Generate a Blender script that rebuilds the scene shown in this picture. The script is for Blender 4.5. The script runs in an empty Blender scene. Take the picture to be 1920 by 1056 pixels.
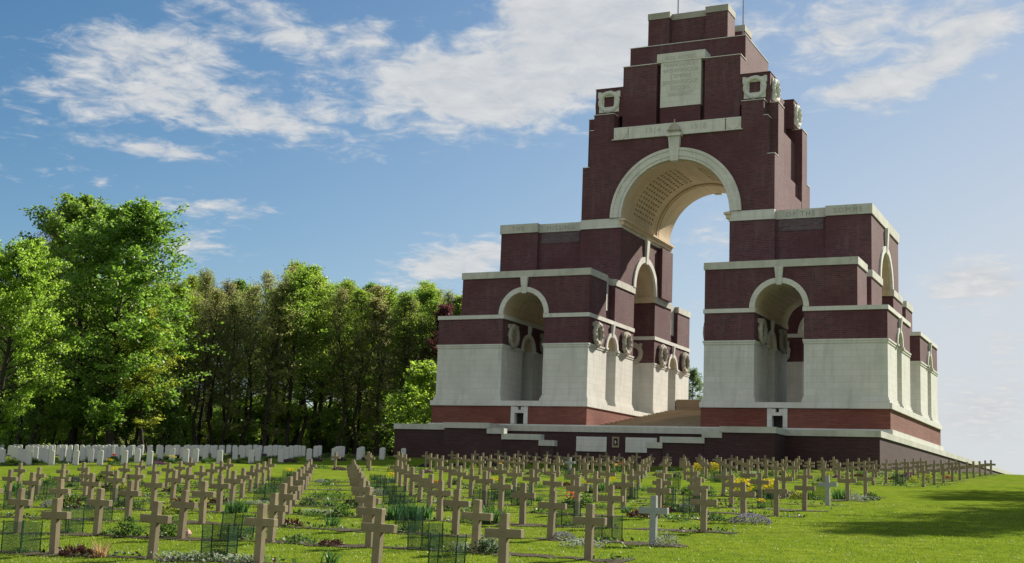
import bpy, bmesh, math, random
import numpy as np
from mathutils import Vector, Matrix
random.seed(7); RNG = np.random.default_rng(11)
SC = bpy.context.scene; COL = SC.collection
PI = math.pi

# ------------------------------------------------------------------ helpers
class MB:
    """collects solids and sheets, then links them as ONE mesh object"""
    def __init__(s): s.v = []; s.f = []; s.m = []
    def face(s, idx, mi=0): s.f.append(tuple(idx)); s.m.append(mi)
    def box(s, x0, x1, y0, y1, z0, z1, mi=0):
        if x0 > x1: x0, x1 = x1, x0
        if y0 > y1: y0, y1 = y1, y0
        n = len(s.v)
        s.v += [(x, y, z) for z in (z0, z1) for y in (y0, y1) for x in (x0, x1)]
        for q in ((0, 2, 3, 1), (4, 5, 7, 6), (0, 1, 5, 4), (2, 6, 7, 3), (0, 4, 6, 2), (1, 3, 7, 5)):
            s.face([n + i for i in q], mi)
    def prism(s, poly, axis, a, b, mi=0, side_mi=None):
        """poly: 2D outline; axis 'y' -> (x,z) outline pushed along y, 'x' -> (y,z), 'z' -> (x,y)"""
        n = len(s.v); k = len(poly)
        def P(p, t):
            return (p[0], t, p[1]) if axis == 'y' else (t, p[0], p[1]) if axis == 'x' else (p[0], p[1], t)
        s.v += [P(p, a) for p in poly] + [P(p, b) for p in poly]
        s.face(range(n, n + k), mi); s.face(range(n + 2 * k - 1, n + k - 1, -1), mi)
        for i in range(k):
            j = (i + 1) % k
            s.face((n + i, n + k + i, n + k + j, n + j), side_mi[i] if side_mi else mi)
    def tube(s, pts, rad, n=6, mi=0, cap=False):
        pts = [Vector(p) for p in pts]; base = len(s.v)
        for i, p in enumerate(pts):
            d = (pts[min(i + 1, len(pts) - 1)] - pts[max(i - 1, 0)]).normalized()
            a = d.orthogonal().normalized() if abs(d.z) < .9 else Vector((1, 0, 0)).cross(d).normalized()
            if abs(d.z) < .9: a = Vector((0, 0, 1)).cross(d).normalized()
            b = d.cross(a)
            for k in range(n):
                t = 2 * PI * k / n
                s.v.append(tuple(p + rad[i] * (math.cos(t) * a + math.sin(t) * b)))
        for i in range(len(pts) - 1):
            for k in range(n):
                s.face((base + i * n + k, base + i * n + (k + 1) % n, base + (i + 1) * n + (k + 1) % n, base + (i + 1) * n + k), mi)
        if cap:
            s.face(range(base + n - 1, base - 1, -1), mi); s.face(range(base + (len(pts) - 1) * n, base + len(pts) * n), mi)
    def torus(s, c, axis, R, r, nu=28, nv=8, mi=0, bump=0, sq=1.0):
        base = len(s.v)
        for i in range(nu):
            t = 2 * PI * i / nu
            for j in range(nv):
                u = 2 * PI * j / nv
                rr = r * (1 + bump * math.sin(5 * t * 2 + j * 2.1) + bump * random.uniform(-.6, .6))
                a = (R + rr * math.cos(u)) * math.cos(t); b = (R + rr * math.cos(u)) * math.sin(t) * sq; h = rr * math.sin(u) * .8
                s.v.append((c[0] + h, c[1] + a, c[2] + b) if axis == 'x' else (c[0] + a, c[1] + h, c[2] + b))
        for i in range(nu):
            for j in range(nv):
                s.face((base + i * nv + j, base + ((i + 1) % nu) * nv + j, base + ((i + 1) % nu) * nv + (j + 1) % nv, base + i * nv + (j + 1) % nv), mi)
    def build(s, name, mats, parent=None, origin=(0, 0, 0), smooth=False, bevel=0, fix=True):
        me = bpy.data.meshes.new(name)
        o = Vector(origin)
        me.from_pydata([tuple(Vector(v) - o) for v in s.v], [], s.f)
        if not isinstance(mats, (list, tuple)): mats = [mats]
        for m in mats: me.materials.append(m)
        me.polygons.foreach_set('material_index', s.m)
        if fix or bevel:
            bm = bmesh.new(); bm.from_mesh(me)
            if fix: bmesh.ops.recalc_face_normals(bm, faces=bm.faces)
            if bevel:
                es = [e for e in bm.edges if len(e.link_faces) == 2 and e.calc_face_angle(0) > .5]
                bmesh.ops.bevel(bm, geom=es, offset=bevel, segments=1, affect='EDGES', clamp_overlap=True)
            bm.to_mesh(me); bm.free()
        if smooth: me.polygons.foreach_set('use_smooth', [True] * len(me.polygons))
        me.update()
        ob = bpy.data.objects.new(name, me); COL.objects.link(ob)
        if parent: ob.parent = parent
        else: ob.location = o
        return ob

def raw_mesh(name, V, F, mats, mi=None):
    """V (n,3), F (m,k) arrays -> mesh datablock, fast"""
    me = bpy.data.meshes.new(name); V = np.asarray(V, np.float32); F = np.asarray(F, np.int32)
    me.vertices.add(len(V)); me.vertices.foreach_set('co', V.ravel())
    k = F.shape[1]; me.loops.add(F.size); me.loops.foreach_set('vertex_index', F.ravel())
    me.polygons.add(len(F)); me.polygons.foreach_set('loop_start', np.arange(0, F.size, k, dtype=np.int32))
    me.polygons.foreach_set('loop_total', np.full(len(F), k, np.int32))
    for m in (mats if isinstance(mats, (list, tuple)) else [mats]): me.materials.append(m)
    if mi is not None: me.polygons.foreach_set('material_index', np.asarray(mi, np.int32))
    me.update(calc_edges=True); return me
def link(name, me, parent=None, loc=None):
    o = bpy.data.objects.new(name, me); COL.objects.link(o)
    if parent: o.parent = parent
    if loc is not None: o.location = loc
    return o
def tag(o, label=None, cat=None, group=None, kind=None):
    if label: o['label'] = label
    if cat: o['category'] = cat
    if group: o['group'] = group
    if kind: o['kind'] = kind
    return o
def empty(name, loc, rz=0):
    o = bpy.data.objects.new(name, None); COL.objects.link(o); o.location = loc; o.rotation_euler = (0, 0, rz)
    o.empty_display_size = .2; return o
def copy_tree(o, parent=None):
    c = o.copy(); COL.objects.link(c)
    if parent: c.parent = parent
    for ch in list(o.children): copy_tree(ch, c)
    return c
ORD = 'zeroth first second third fourth fifth sixth seventh eighth ninth tenth eleventh twelfth thirteenth fourteenth fifteenth sixteenth seventeenth eighteenth nineteenth twentieth'.split()
ORD += ['twenty-' + w for w in ORD[1:10]] + ['thirtieth'] + ['thirty-' + w for w in ORD[1:10]] + ['fortieth']

# ------------------------------------------------------------------ materials
def mat(name, rough=.8):
    m = bpy.data.materials.new(name); m.use_nodes = True
    nt = m.node_tree; b = nt.nodes['Principled BSDF']; b.inputs['Roughness'].default_value = rough
    b.inputs['Specular IOR Level'].default_value = .25
    return m, nt, b
def N(nt, t, **kw):
    n = nt.nodes.new('ShaderNode' + t)
    for k, v in kw.items():
        if k in n.inputs: n.inputs[k].default_value = v
        else: setattr(n, k, v)
    return n
def mixc(nt, fac, a, b, blend='MIX'):
    n = nt.nodes.new('ShaderNodeMix'); n.data_type = 'RGBA'; n.blend_type = blend
    for sock, val in ((0, fac), (6, a), (7, b)):
        if hasattr(val, 'node'): nt.links.new(val, n.inputs[sock])
        elif sock == 0: n.inputs[0].default_value = val
        else: n.inputs[sock].default_value = (*val, 1)
    return n.outputs[2]
def ramp(nt, src, p0, p1):
    n = nt.nodes.new('ShaderNodeMapRange'); n.inputs[1].default_value = p0; n.inputs[2].default_value = p1
    nt.links.new(src, n.inputs[0]); return n.outputs[0]
def noise(nt, vec, scale, detail=4, rough=.55, sc3=None):
    n = N(nt, 'TexNoise', Scale=scale, Detail=detail, Roughness=rough)
    if sc3:
        mp = N(nt, 'Mapping'); mp.inputs['Scale'].default_value = sc3; nt.links.new(vec, mp.inputs[0]); vec = mp.outputs[0]
    nt.links.new(vec, n.inputs['Vector']); return n.outputs['Fac']
def wall_vec(nt):
    """metre coordinates that run along whichever wall the face belongs to"""
    g = N(nt, 'NewGeometry'); tc = N(nt, 'TexCoord')
    s = N(nt, 'SeparateXYZ'); nt.links.new(tc.outputs['Object'], s.inputs[0])
    sn = N(nt, 'SeparateXYZ'); nt.links.new(tc.outputs['Normal'], sn.inputs[0])
    ab = N(nt, 'Math', operation='ABSOLUTE'); nt.links.new(sn.outputs[0], ab.inputs[0])
    gt = N(nt, 'Math', operation='GREATER_THAN'); nt.links.new(ab.outputs[0], gt.inputs[0]); gt.inputs[1].default_value = .6
    mx = nt.nodes.new('ShaderNodeMix'); mx.data_type = 'FLOAT'
    nt.links.new(gt.outputs[0], mx.inputs[0]); nt.links.new(s.outputs[0], mx.inputs[2]); nt.links.new(s.outputs[1], mx.inputs[3])
    c = N(nt, 'CombineXYZ'); nt.links.new(mx.outputs[0], c.inputs[0]); nt.links.new(s.outputs[2], c.inputs[1])
    return c.outputs[0], tc.outputs['Object']
def bump(nt, b, h, strength, dist=.02):
    n = N(nt, 'Bump', Strength=strength, Distance=dist); nt.links.new(h, n.inputs['Height']); nt.links.new(n.outputs[0], b.inputs['Normal'])
def brick_mat(name, c1, c2, mortar, streak):
    m, nt, b = mat(name, .85); v, ov = wall_vec(nt)
    br = N(nt, 'TexBrick', Scale=1.0); br.inputs['Brick Width'].default_value = .44; br.inputs['Row Height'].default_value = .15
    br.inputs['Mortar Size'].default_value = .02; br.inputs['Mortar Smooth'].default_value = .3
    nt.links.new(v, br.inputs['Vector'])
    br.inputs['Color1'].default_value = (*c1, 1); br.inputs['Color2'].default_value = (*c2, 1); br.inputs['Mortar'].default_value = (*mortar, 1)
    n1 = noise(nt, v, 1.0, 5, .6, (2.2, .35, 1)); n2 = noise(nt, ov, .18, 4)
    n3 = noise(nt, v, 1.0, 3, .6, (.6, 7., 1))
    c = mixc(nt, ramp(nt, n1, .5, .78), br.outputs['Color'], streak)
    c = mixc(nt, ramp(nt, n2, .42, .68), c, tuple(x * .62 for x in c1))
    c = mixc(nt, ramp(nt, n3, .5, .85), c, tuple(min(1, x * 1.9) for x in c2))
    nt.links.new(c, b.inputs['Base Color']); bump(nt, b, br.outputs['Fac'], .35, .02); return m
def stone_mat(name, base, dirt, w=1.35, h=.5, joint=.6, dirtlo=.52, dirthi=.8):
    m, nt, b = mat(name, .8); v, ov = wall_vec(nt)
    br = N(nt, 'TexBrick', Scale=1.0); br.inputs['Brick Width'].default_value = w; br.inputs['Row Height'].default_value = h
    br.inputs['Mortar Size'].default_value = .012; nt.links.new(v, br.inputs['Vector'])
    br.inputs['Color1'].default_value = (*base, 1); br.inputs['Color2'].default_value = (*[x * .9 for x in base], 1)
    br.inputs['Mortar'].default_value = (*[x * joint for x in base], 1)
    n1 = noise(nt, ov, .5, 6, .6); n2 = noise(nt, v, 1.0, 5, .6, (1.6, .25, 1)); n3 = noise(nt, ov, 9, 4)
    c = mixc(nt, ramp(nt, n1, dirtlo, dirthi), br.outputs['Color'], dirt)
    mm = N(nt, 'Math', operation='MULTIPLY'); nt.links.new(ramp(nt, n2, .52, .8), mm.inputs[0]); mm.inputs[1].default_value = .9
    c = mixc(nt, mm.outputs[0], c, tuple(x * .72 for x in dirt))
    c = mixc(nt, ramp(nt, n3, .35, .9), c, tuple(x * .86 for x in base))
    nt.links.new(c, b.inputs['Base Color']); bump(nt, b, n3, .25, .02); return m
BRICK = brick_mat('dark_plum_brick', (.128, .047, .058), (.062, .028, .038), (.125, .09, .088), (.135, .09, .095))
BRICK_RED = brick_mat('red_brick', (.21, .07, .05), (.15, .048, .038), (.16, .1, .08), (.17, .075, .06))
BRICK_POD = brick_mat('podium_brick', (.066, .032, .034), (.044, .023, .026), (.06, .045, .044), (.04, .03, .034))
BRICK_PAT = brick_mat('patterned_brick', (.15, .125, .14), (.08, .045, .055), (.11, .08, .09), (.14, .1, .11))
STONE = stone_mat('portland_stone', (.64, .645, .61), (.47, .48, .44), dirtlo=.45, dirthi=.75)
COPING = stone_mat('weathered_coping', (.53, .54, .49), (.34, .35, .30), 1.6, 2., .75, .42, .72)
STONE_IN = stone_mat('vault_stone', (.60, .49, .35), (.46, .36, .23), 1.2, .6, .8)
WRE = stone_mat('carved_stone', (.44, .42, .36), (.28, .26, .21), 3, 3, .9, .4, .7)
TOPC = stone_mat('sooty_coping', (.36, .355, .31), (.25, .25, .21), 1.6, 2., .75, .42, .72)
STEP = stone_mat('step_stone', (.36, .29, .2), (.24, .19, .13), 2.2, .16, .5)
HEADST = stone_mat('headstone', (.5, .51, .49), (.38, .39, .36), 3, 3, .9)
def flat(name, c, rough=.7, metal=0, var=.25, scale=8):
    m, nt, b = mat(name, rough); tc = N(nt, 'TexCoord')
    n = noise(nt, tc.outputs['Object'], scale, 4)
    nt.links.new(mixc(nt, n, tuple(x * (1 - var) for x in c), tuple(min(1, x * (1 + var)) for x in c)), b.inputs['Base Color'])
    b.inputs['Metallic'].default_value = metal; return m
DARK = flat('coffer_and_opening_shade', (.02, .017, .016)); LETTER_SHADE = flat('cut_letter_shade', (.455, .455, .415)); LETTER_SHADE2 = flat('coping_letter_shade', (.29, .30, .26))  # near-black and grey tones: shade of coffers, openings and cut letters as colour
METAL = flat('pole_metal', (.35, .36, .38), .4, .6)
GREENP = flat('green_plastic', (.008, .045, .024), .45)
PINK = flat('pink_rock', (.5, .33, .28), .9)
def cross_mat(name, c1, c2, c3):
    m, nt, b = mat(name, .85); tc = N(nt, 'TexCoord'); oi = N(nt, 'ObjectInfo')
    n1 = noise(nt, tc.outputs['Object'], 60, 3, .7); n2 = noise(nt, tc.outputs['Object'], 5, 5, .6)
    c = mixc(nt, oi.outputs['Random'], c1, c2); c = mixc(nt, ramp(nt, n2, .45, .8), c, c3)
    c = mixc(nt, ramp(nt, n1, .5, .95), c, tuple(x * .55 for x in c3)); nt.links.new(c, b.inputs['Base Color']); bump(nt, b, n1, .3, .004); return m
TAN = cross_mat('tan_concrete', (.27, .222, .138), (.205, .17, .107), (.155, .13, .083))
PALE = cross_mat('pale_concrete', (.29, .32, .31), (.29, .32, .31), (.22, .24, .23))
def leaf_mat(name, c=None, c2=None, trans=.55, tcol=None):
    """two-sided leaf: colour from the object colour when c is None"""
    m = bpy.data.materials.new(name); m.use_nodes = True; nt = m.node_tree; nt.nodes.clear()
    out = N(nt, 'OutputMaterial'); g = N(nt, 'NewGeometry'); oi = N(nt, 'ObjectInfo')
    if c is None:
        hs = N(nt, 'HueSaturation', Hue=.51, Saturation=1.05, Value=.68); nt.links.new(oi.outputs['Color'], hs.inputs['Color'])
        a, bb = oi.outputs['Color'], hs.outputs[0]
    else: a, bb = c, c2 or tuple(x * .6 for x in c)
    tc = N(nt, 'TexCoord'); n1 = noise(nt, tc.outputs['Object'], .9, 3)
    col = mixc(nt, g.outputs['Random Per Island'], a, bb); col = mixc(nt, ramp(nt, n1, .35, .75), col, bb)
    d = N(nt, 'BsdfDiffuse'); t = N(nt, 'BsdfTranslucent'); mx = N(nt, 'MixShader', Fac=trans)
    nt.links.new(col, d.inputs[0])
    hs = N(nt, 'HueSaturation', Hue=.498 if c is None else .5, Saturation=1.02, Value=2.2); nt.links.new(col, hs.inputs['Color']); nt.links.new(hs.outputs[0], t.inputs[0])
    nt.links.new(d.outputs[0], mx.inputs[1]); nt.links.new(t.outputs[0], mx.inputs[2])
    gl = N(nt, 'BsdfGlossy', Roughness=.45); fr = N(nt, 'MixShader', Fac=.035)
    nt.links.new(mx.outputs[0], fr.inputs[1]); nt.links.new(gl.outputs[0], fr.inputs[2]); nt.links.new(fr.outputs[0], out.inputs[0]); return m
LEAF = leaf_mat('tree_leaf')
BARK = flat('bark', (.036, .031, .025), .95, 0, .5, 3)
TWIG = flat('twig', (.085, .066, .05), .95, 0, .3, 3)
L_GREEN = leaf_mat('green_leaf', (.055, .105, .02)); L_DARK = leaf_mat('dark_leaf', (.022, .045, .014)); L_YEL = leaf_mat('lime_leaf', (.16, .19, .025))
L_BLADE = leaf_mat('blade_leaf', (.035, .09, .022)); L_RED = leaf_mat('maroon_leaf', (.065, .022, .02), None, .2); L_GREY = leaf_mat('grey_leaf', (.12, .14, .11)); L_TAN = leaf_mat('dry_leaf', (.3, .2, .1))
F_YEL = leaf_mat('yellow_petal', (.62, .54, .03), (.56, .46, .02), .15); F_RED = leaf_mat('red_petal', (.5, .03, .02), None, .3); F_PUR = leaf_mat('purple_petal', (.15, .05, .14), (.08, .028, .08), .3)
F_LIL = leaf_mat('lilac_petal', (.27, .26, .33), (.13, .12, .18), .2); F_WHT = leaf_mat('white_petal', (.52, .55, .48), (.3, .36, .26), .2); F_ORG = leaf_mat('coral_petal', (.55, .12, .05), None, .3)
GRASSB = leaf_mat('grass_blade', (.15, .205, .019), (.112, .165, .015), .35)
def ground_mat():
    m, nt, b = mat('lawn', 1.); b.inputs['Specular IOR Level'].default_value = 0; tc = N(nt, 'TexCoord'); o = tc.outputs['Object']
    n1 = noise(nt, o, .35, 5); n2 = noise(nt, o, 14, 5, .7); n3 = noise(nt, o, 2.2, 4); n4 = noise(nt, o, 70, 2, .7)
    n5 = noise(nt, o, .09, 3); c = mixc(nt, ramp(nt, n1, .3, .7), (.112, .17, .016), (.172, .222, .024)); c = mixc(nt, ramp(nt, n5, .5, .72), c, (.155, .185, .03)); c = mixc(nt, ramp(nt, n3, .42, .72), c, (.064, .115, .011))
    c = mixc(nt, ramp(nt, n2, .52, .8), c, (.135, .178, .022)); c = mixc(nt, ramp(nt, n4, .55, .8), c, (.05, .09, .01))
    nt.links.new(c, b.inputs['Base Color']); bump(nt, b, n2, .8, .03); return m
LAWN = ground_mat()
def soil_mat():
    m, nt, b = mat('soil', 1.); tc = N(nt, 'TexCoord'); o = tc.outputs['Object']
    n1 = noise(nt, o, 9, 5, .7); n2 = noise(nt, o, 1.3, 4)
    c = mixc(nt, n1, (.02, .014, .009), (.062, .04, .026)); c = mixc(nt, ramp(nt, n2, .5, .68), c, (.045, .07, .014))
    nt.links.new(c, b.inputs['Base Color']); bump(nt, b, n1, 1, .04); return m
SOIL = soil_mat()
FLOOR = flat('shaded_leaf_litter', (.03, .026, .014), 1., 0, .5, 2)  # litter brown with the shade under the trees put into the tone

# ------------------------------------------------------------------ camera
R = np.array([[0.9009929, 0.4321326, 0.0383820], [-0.0347518, 0.1600773, -0.9864926], [-0.4324396, 0.8874890, 0.1592459]]); FPX = 2404.
cam = bpy.data.cameras.new('camera'); CAM = bpy.data.objects.new('camera', cam); COL.objects.link(CAM)
cam.sensor_width = 36; cam.lens = 36 * FPX / 1920; cam.clip_end = 6000; cam.clip_start = .1
CAM.matrix_world = Matrix([[R[0][i], -R[1][i], -R[2][i], 0] for i in range(3)] + [[0, 0, 0, 1]])
SC.camera = CAM
def proj(p):
    c = R @ np.asarray(p, float); return (960 + FPX * c[0] / c[2], 528 + FPX * c[1] / c[2], c[2])

# ------------------------------------------------------------------ terrain
CTL = np.array([[-8.72,21.4,-1.19],[-10.95,21.35,-1.2],[-13.18,21.29,-1.22],[-15.4,21.24,-1.23],[-17.63,21.19,-1.28],[-19.85,21.14,-1.33],[-22.08,21.09,-1.39],[-8.77,24.89,-1.02],[-10.99,24.84,-1.01],[-13.22,24.79,-1.05],[-17.67,24.69,-1.07],[-19.9,24.64,-1.1],[-22.12,24.59,-1.14],[-8.81,28.39,-0.82],[-11.03,28.34,-0.82],[-13.26,28.29,-0.86],[-15.49,28.24,-0.86],[-19.94,28.14,-0.88],[-22.16,28.08,-0.92],[-24.39,28.03,-0.98],[-26.62,27.98,-1.02],[-28.84,27.93,-1.07],[-15.53,31.73,-0.64],[-17.75,31.68,-0.7],[-13.3,31.78,-0.6],[-8.85,31.89,-0.58],[-8.89,35.38,-0.5],[-8.94,38.88,-0.32],[-8.98,42.38,-0.16],[-9.02,45.88,0.02],[-9.06,49.37,0.18],[-8.9,63.0,0.82],[-8.9,66.5,0.95],[-8.9,70.0,1.13],[-8.9,73.5,1.28],[-8.9,77.0,1.45],[-8.9,80.5,1.59],[-8.9,84.0,1.74],[-8.9,87.5,1.89],[-8.9,91.0,2.04],[-8.9,94.5,2.22],[-39.45,87.5,1.81],[-32.72,87.5,1.9],[-25.47,87.5,1.92],[-21.21,87.5,1.95],[-16.92,87.5,1.94],[-40.92,73.5,1.14],[-34.02,63.0,0.68],[-40.86,63.0,0.67],[-38.64,63.0,0.72],[-34.62,32.56,-0.98],[-41.48,39.45,-0.68],[-39.63,42.63,-0.56],[-39.04,43.04,-0.44],[-39.63,46.49,-0.33],[-39.05,50.08,-0.04],[-36.13,49.28,-0.02],[-56.41,52.7,0.18],[-52.32,52.7,0.31],[-48.34,52.7,0.39],[-46.1,52.7,0.43],[-46.5,55.85,0.7],[-46.5,58.49,0.7],[-46.5,62.07,0.88],[-46.5,64.7,1.03],[-46.5,67.79,1.24],[-46.5,70.37,1.36],[-46.5,75.8,1.6],[-46.5,78.95,1.72],[-88.8,95.0,1.84],[-98.15,92.0,1.5],[-84.04,105.0,2.25],[-75.87,112.0,2.62],[-81.98,79.0,1.29],[-73.93,79.0,1.43],[-66.9,79.0,1.53],[-60.28,79.0,1.6],[-14.0,140.0,3.1],[-14.0,182.0,4.25],[0.0,140.0,2.9],[0.0,190.0,4.0],[30.0,100.0,1.7],[30.0,190.0,3.7],[0.0,0.0,-1.95],[-30.0,0.0,-2.9],[20.0,10.0,-2.0],[20.0,30.0,-1.3],[3.0,40.0,-0.35],[5.0,60.0,0.5],[-100.0,120.0,1.2],[-60.0,150.0,3.2],[-100.0,60.0,0.0],[30.0,60.0,0.3]])
_X = CTL[:, :2] / 30; _n = len(_X); _D = ((_X[:, None] - _X[None]) ** 2).sum(-1)
_A = np.zeros((_n + 3, _n + 3)); _A[:_n, :_n] = .5 * _D * np.log(_D + 1e-12) + .01 * np.eye(_n); _A[:_n, _n] = 1; _A[:_n, _n + 1:] = _X; _A[_n, :_n] = 1; _A[_n + 1:, :_n] = _X.T
_W = np.linalg.solve(_A, np.r_[CTL[:, 2], 0, 0, 0])
def gz(x, y):
    x = np.atleast_1d(np.asarray(x, float)); y = np.atleast_1d(np.asarray(y, float))
    cx = np.clip(x, -125, 60); cy = np.clip(y, -15, 195)
    q = np.stack([cx, cy], -1) / 30; d2 = ((q[:, None] - _X[None]) ** 2).sum(-1)
    z = (.5 * d2 * np.log(d2 + 1e-12)) @ _W[:_n] + _W[_n] + q @ _W[_n + 1:]
    e = np.hypot(x - cx, y - cy); t = np.clip(e / 150, 0, 1)
    return z * (1 - t) + np.where(y < 0, -3.5, np.where(x < -80, 9., 1.0)) * t
def g1(x, y): return float(gz(x, y)[0])
def ground_at(px, py):
    d = R.T @ np.array([(px - 960) / FPX, (py - 528) / FPX, 1.]); t = np.linspace(12, 140, 1200)
    P = t[:, None] * d[None]; h = P[:, 2] - gz(P[:, 0], P[:, 1]); i = np.argmax(h < 0)
    if h[i] >= 0: i = len(t) - 1
    return P[i]
def axis_lines(parts): return np.unique(np.concatenate([np.arange(a, b + .001, s) for a, b, s in parts]))
gx = axis_lines([(-1500, -300, 200), (-300, -120, 15), (-120, 40, 1.), (40, 100, 6), (100, 300, 40), (300, 1500, 200)])
gy = axis_lines([(-300, -20, 40), (-20, 10, 3), (10, 130, 1.), (130, 220, 5), (220, 500, 40), (500, 2500, 250)])
GX, GY = np.meshgrid(gx, gy); GZ = gz(GX.ravel(), GY.ravel())
idx = np.arange(GX.size).reshape(GX.shape)
me = raw_mesh('lawn', np.stack([GX.ravel(), GY.ravel(), GZ], -1), np.stack([idx[:-1, :-1], idx[:-1, 1:], idx[1:, 1:], idx[1:, :-1]], -1).reshape(-1, 4), LAWN)
me.polygons.foreach_set('use_smooth', [True] * len(me.polygons))
tag(link('lawn', me), 'sloping green lawn under the graves and the memorial', kind='structure')

# crosses and headstones stand on these lattices
def cross_pos(block, row, col):
    if block == 'front':
        return (-8.723 - .0426 * row - 2.226 * col, 21.396 + 3.497 * row - .051 * col)
    return (-8.9 - 2.31 * col, 63 + 3.5 * row - .04 * col)

# soil borders along every row of graves
STRIPS = []
def border(name, label, x0, x1, yf, w):
    n = int(abs(x1 - x0) / .14) + 2; xs = np.linspace(x0, x1, n); y = np.array([yf(x) for x in xs])
    def rag():
        a = np.convolve(RNG.normal(size=n + 8), np.ones(9) / 3, 'valid') * .42 + RNG.normal(size=n) * .16
        return np.clip(.62 + a, .04, 1.7)
    r1, r2 = rag(), rag()
    ya, yb = y - w * r1, y + w * r2
    STRIPS.append((xs, y, w * (r1 + r2) / 2)); V = []
    for Y in (ya, y, yb): V.append(np.stack([xs, Y, gz(xs, Y) + .014], -1))
    V = np.concatenate(V); F = [(i + k * n, i + 1 + k * n, i + 1 + (k + 1) * n, i + (k + 1) * n) for k in (0, 1) for i in range(n - 1)]
    tag(link(name, raw_mesh(name, V, F, SOIL)), label, kind='structure')

# ------------------------------------------------------------------ the memorial (local: x from the arch axis, y from the front face, z)
AX, AY = -36.25, 100.0
MEM = tag(empty('memorial_arch', (AX, AY, 5.05)), 'huge stepped memorial of dark red brick and white stone with a tall central arch', 'memorial')
OR = (0, 0, 5.05)
def part(mb, name, m, parent=None, **kw):
    return mb.build(name, m, parent or MEM, OR, **kw)
D = 27.5
def SY(y, back): return D - y if back else y
def arch_poly(a0, a1, z0, z1, c, r, zs, n=26):
    arc = [(c + r * math.cos(PI * (1 - i / n)), zs + r * math.sin(PI * (1 - i / n))) for i in range(n + 1)]
    pre = [(a0, z0), (c - r, z0)] if z0 < zs else [(a0, z0)]
    post = [(c + r, z0), (a1, z0)] if z0 < zs else [(a1, z0)]
    return pre + arc + post + [(a1, z1), (a0, z1)]
def ring_poly(c, ri, ro, zs, n=30, a0=0., a1=PI):
    T = [a1 + (a0 - a1) * i / n for i in range(n + 1)]
    return [(c + ro * math.cos(t), zs + ro * math.sin(t)) for t in T] + [(c + ri * math.cos(t), zs + ri * math.sin(t)) for t in reversed(T)]
def vault(mb, axis, c, r, zs, a, b, rows, cols, y0, y1, hole=.5, depth=.2, mi=0, mi2=1, th0=9, th1=79):
    """coffered barrel lining: quads on the inner surface, with real sunk coffers"""
    def P(t, y, rr):
        u, z = c + rr * math.cos(t), zs + rr * math.sin(t)
        return (u, y, z) if axis == 'y' else (y, u, z)
    def quad(p): n = len(mb.v); mb.v += p; mb.face((n, n + 1, n + 2, n + 3), mi)
    tb = [0.]; cell = []
    for lo, hi in ((th0, th1), (180 - th1, 180 - th0)):
        st = (hi - lo) / rows
        for k in range(rows):
            m0 = lo + k * st + st * (1 - hole) / 2; tb += [m0, m0 + st * hole]; cell.append(len(tb) - 2)
    tb.append(180.); T = []
    T = [math.radians(t) for t in tb]
    yb = [a]; cy = []; st = (y1 - y0) / cols
    for k in range(cols):
        m0 = y0 + k * st + st * (1 - hole) / 2; yb += [m0, m0 + st * hole]; cy.append(len(yb) - 2)
    yb.append(b)
    for i in range(len(T) - 1):
        seg = max(1, int((tb[i + 1] - tb[i]) / 6))
        for j in range(len(yb) - 1):
            y_0, y_1 = yb[j], yb[j + 1]
            if i in cell and j in cy:
                t0, t1 = T[i], T[i + 1]; ro = r + depth
                A = [P(t0, y_0, r), P(t1, y_0, r), P(t1, y_1, r), P(t0, y_1, r)]; B = [P(t0, y_0, ro), P(t1, y_0, ro), P(t1, y_1, ro), P(t0, y_1, ro)]
                for k in range(4): quad([A[k], A[(k + 1) % 4], B[(k + 1) % 4], B[k]])
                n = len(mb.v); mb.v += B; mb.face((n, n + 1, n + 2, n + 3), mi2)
            else:
                for s in range(seg):
                    t0 = T[i] + (T[i + 1] - T[i]) * s / seg; t1 = T[i] + (T[i + 1] - T[i]) * (s + 1) / seg
                    quad([P(t0, y_0, r), P(t1, y_0, r), P(t1, y_1, r), P(t0, y_1, r)])
def keystone(mb, face, dirn, c, z0, z1, w0, w1, p0, axis='y'):
    """tapering keystone standing proud of a face; dirn -1: towards -axis"""
    q0, q1 = p0 * dirn, (p0 + .12) * dirn
    pts = []
    for z, w, q in ((z0, w0, q0), (z1, w1, q1)):
        for u, v in ((-w / 2, -.15 * dirn), (w / 2, -.15 * dirn), (w / 2, q), (-w / 2, q)):
            pts.append((c + u, face + v, z) if axis == 'y' else (face + v, c + u, z))
    n = len(mb.v); mb.v += pts
    for f in ((0, 1, 2, 3), (4, 7, 6, 5), (0, 4, 5, 1), (1, 5, 6, 2), (2, 6, 7, 3), (3, 7, 4, 0)): mb.face([n + i for i in f])
def wreath(c, axis, s, R=.78, r=.25, name='wreath'):
    """carved laurel ring on a small tablet; s: side of the wall it hangs on"""
    mb = MB(); cc = list(c); k = 0 if axis == 'x' else 1; cc[k] += s * .2
    mb.torus(cc, axis, R, r, 30, 8, 0, .1, 1.08)
    if axis == 'x': mb.prism([(cc[1] + (R - .1) * math.cos(2 * PI * i / 20), cc[2] + (R - .1) * math.sin(2 * PI * i / 20)) for i in range(20)], 'x', c[0] - .05 * s, c[0] + .1 * s)
    for u in (-1, 1):
        for w in (1,):
            a = [cc[0], cc[1], cc[2]]; j = 1 - k
            lo = list(a); hi = list(a); lo[k] = c[k] - .05 * s; hi[k] = c[k] + s * .26
            lo[j] = a[j] + u * .62; hi[j] = a[j] + u * .88; lo[2] = a[2] + w * .62; hi[2] = a[2] + w * .98
            mb.box(lo[0], hi[0], lo[1], hi[1], lo[2], hi[2])
    return part(mb, name, WRE, fix=True)

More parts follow.
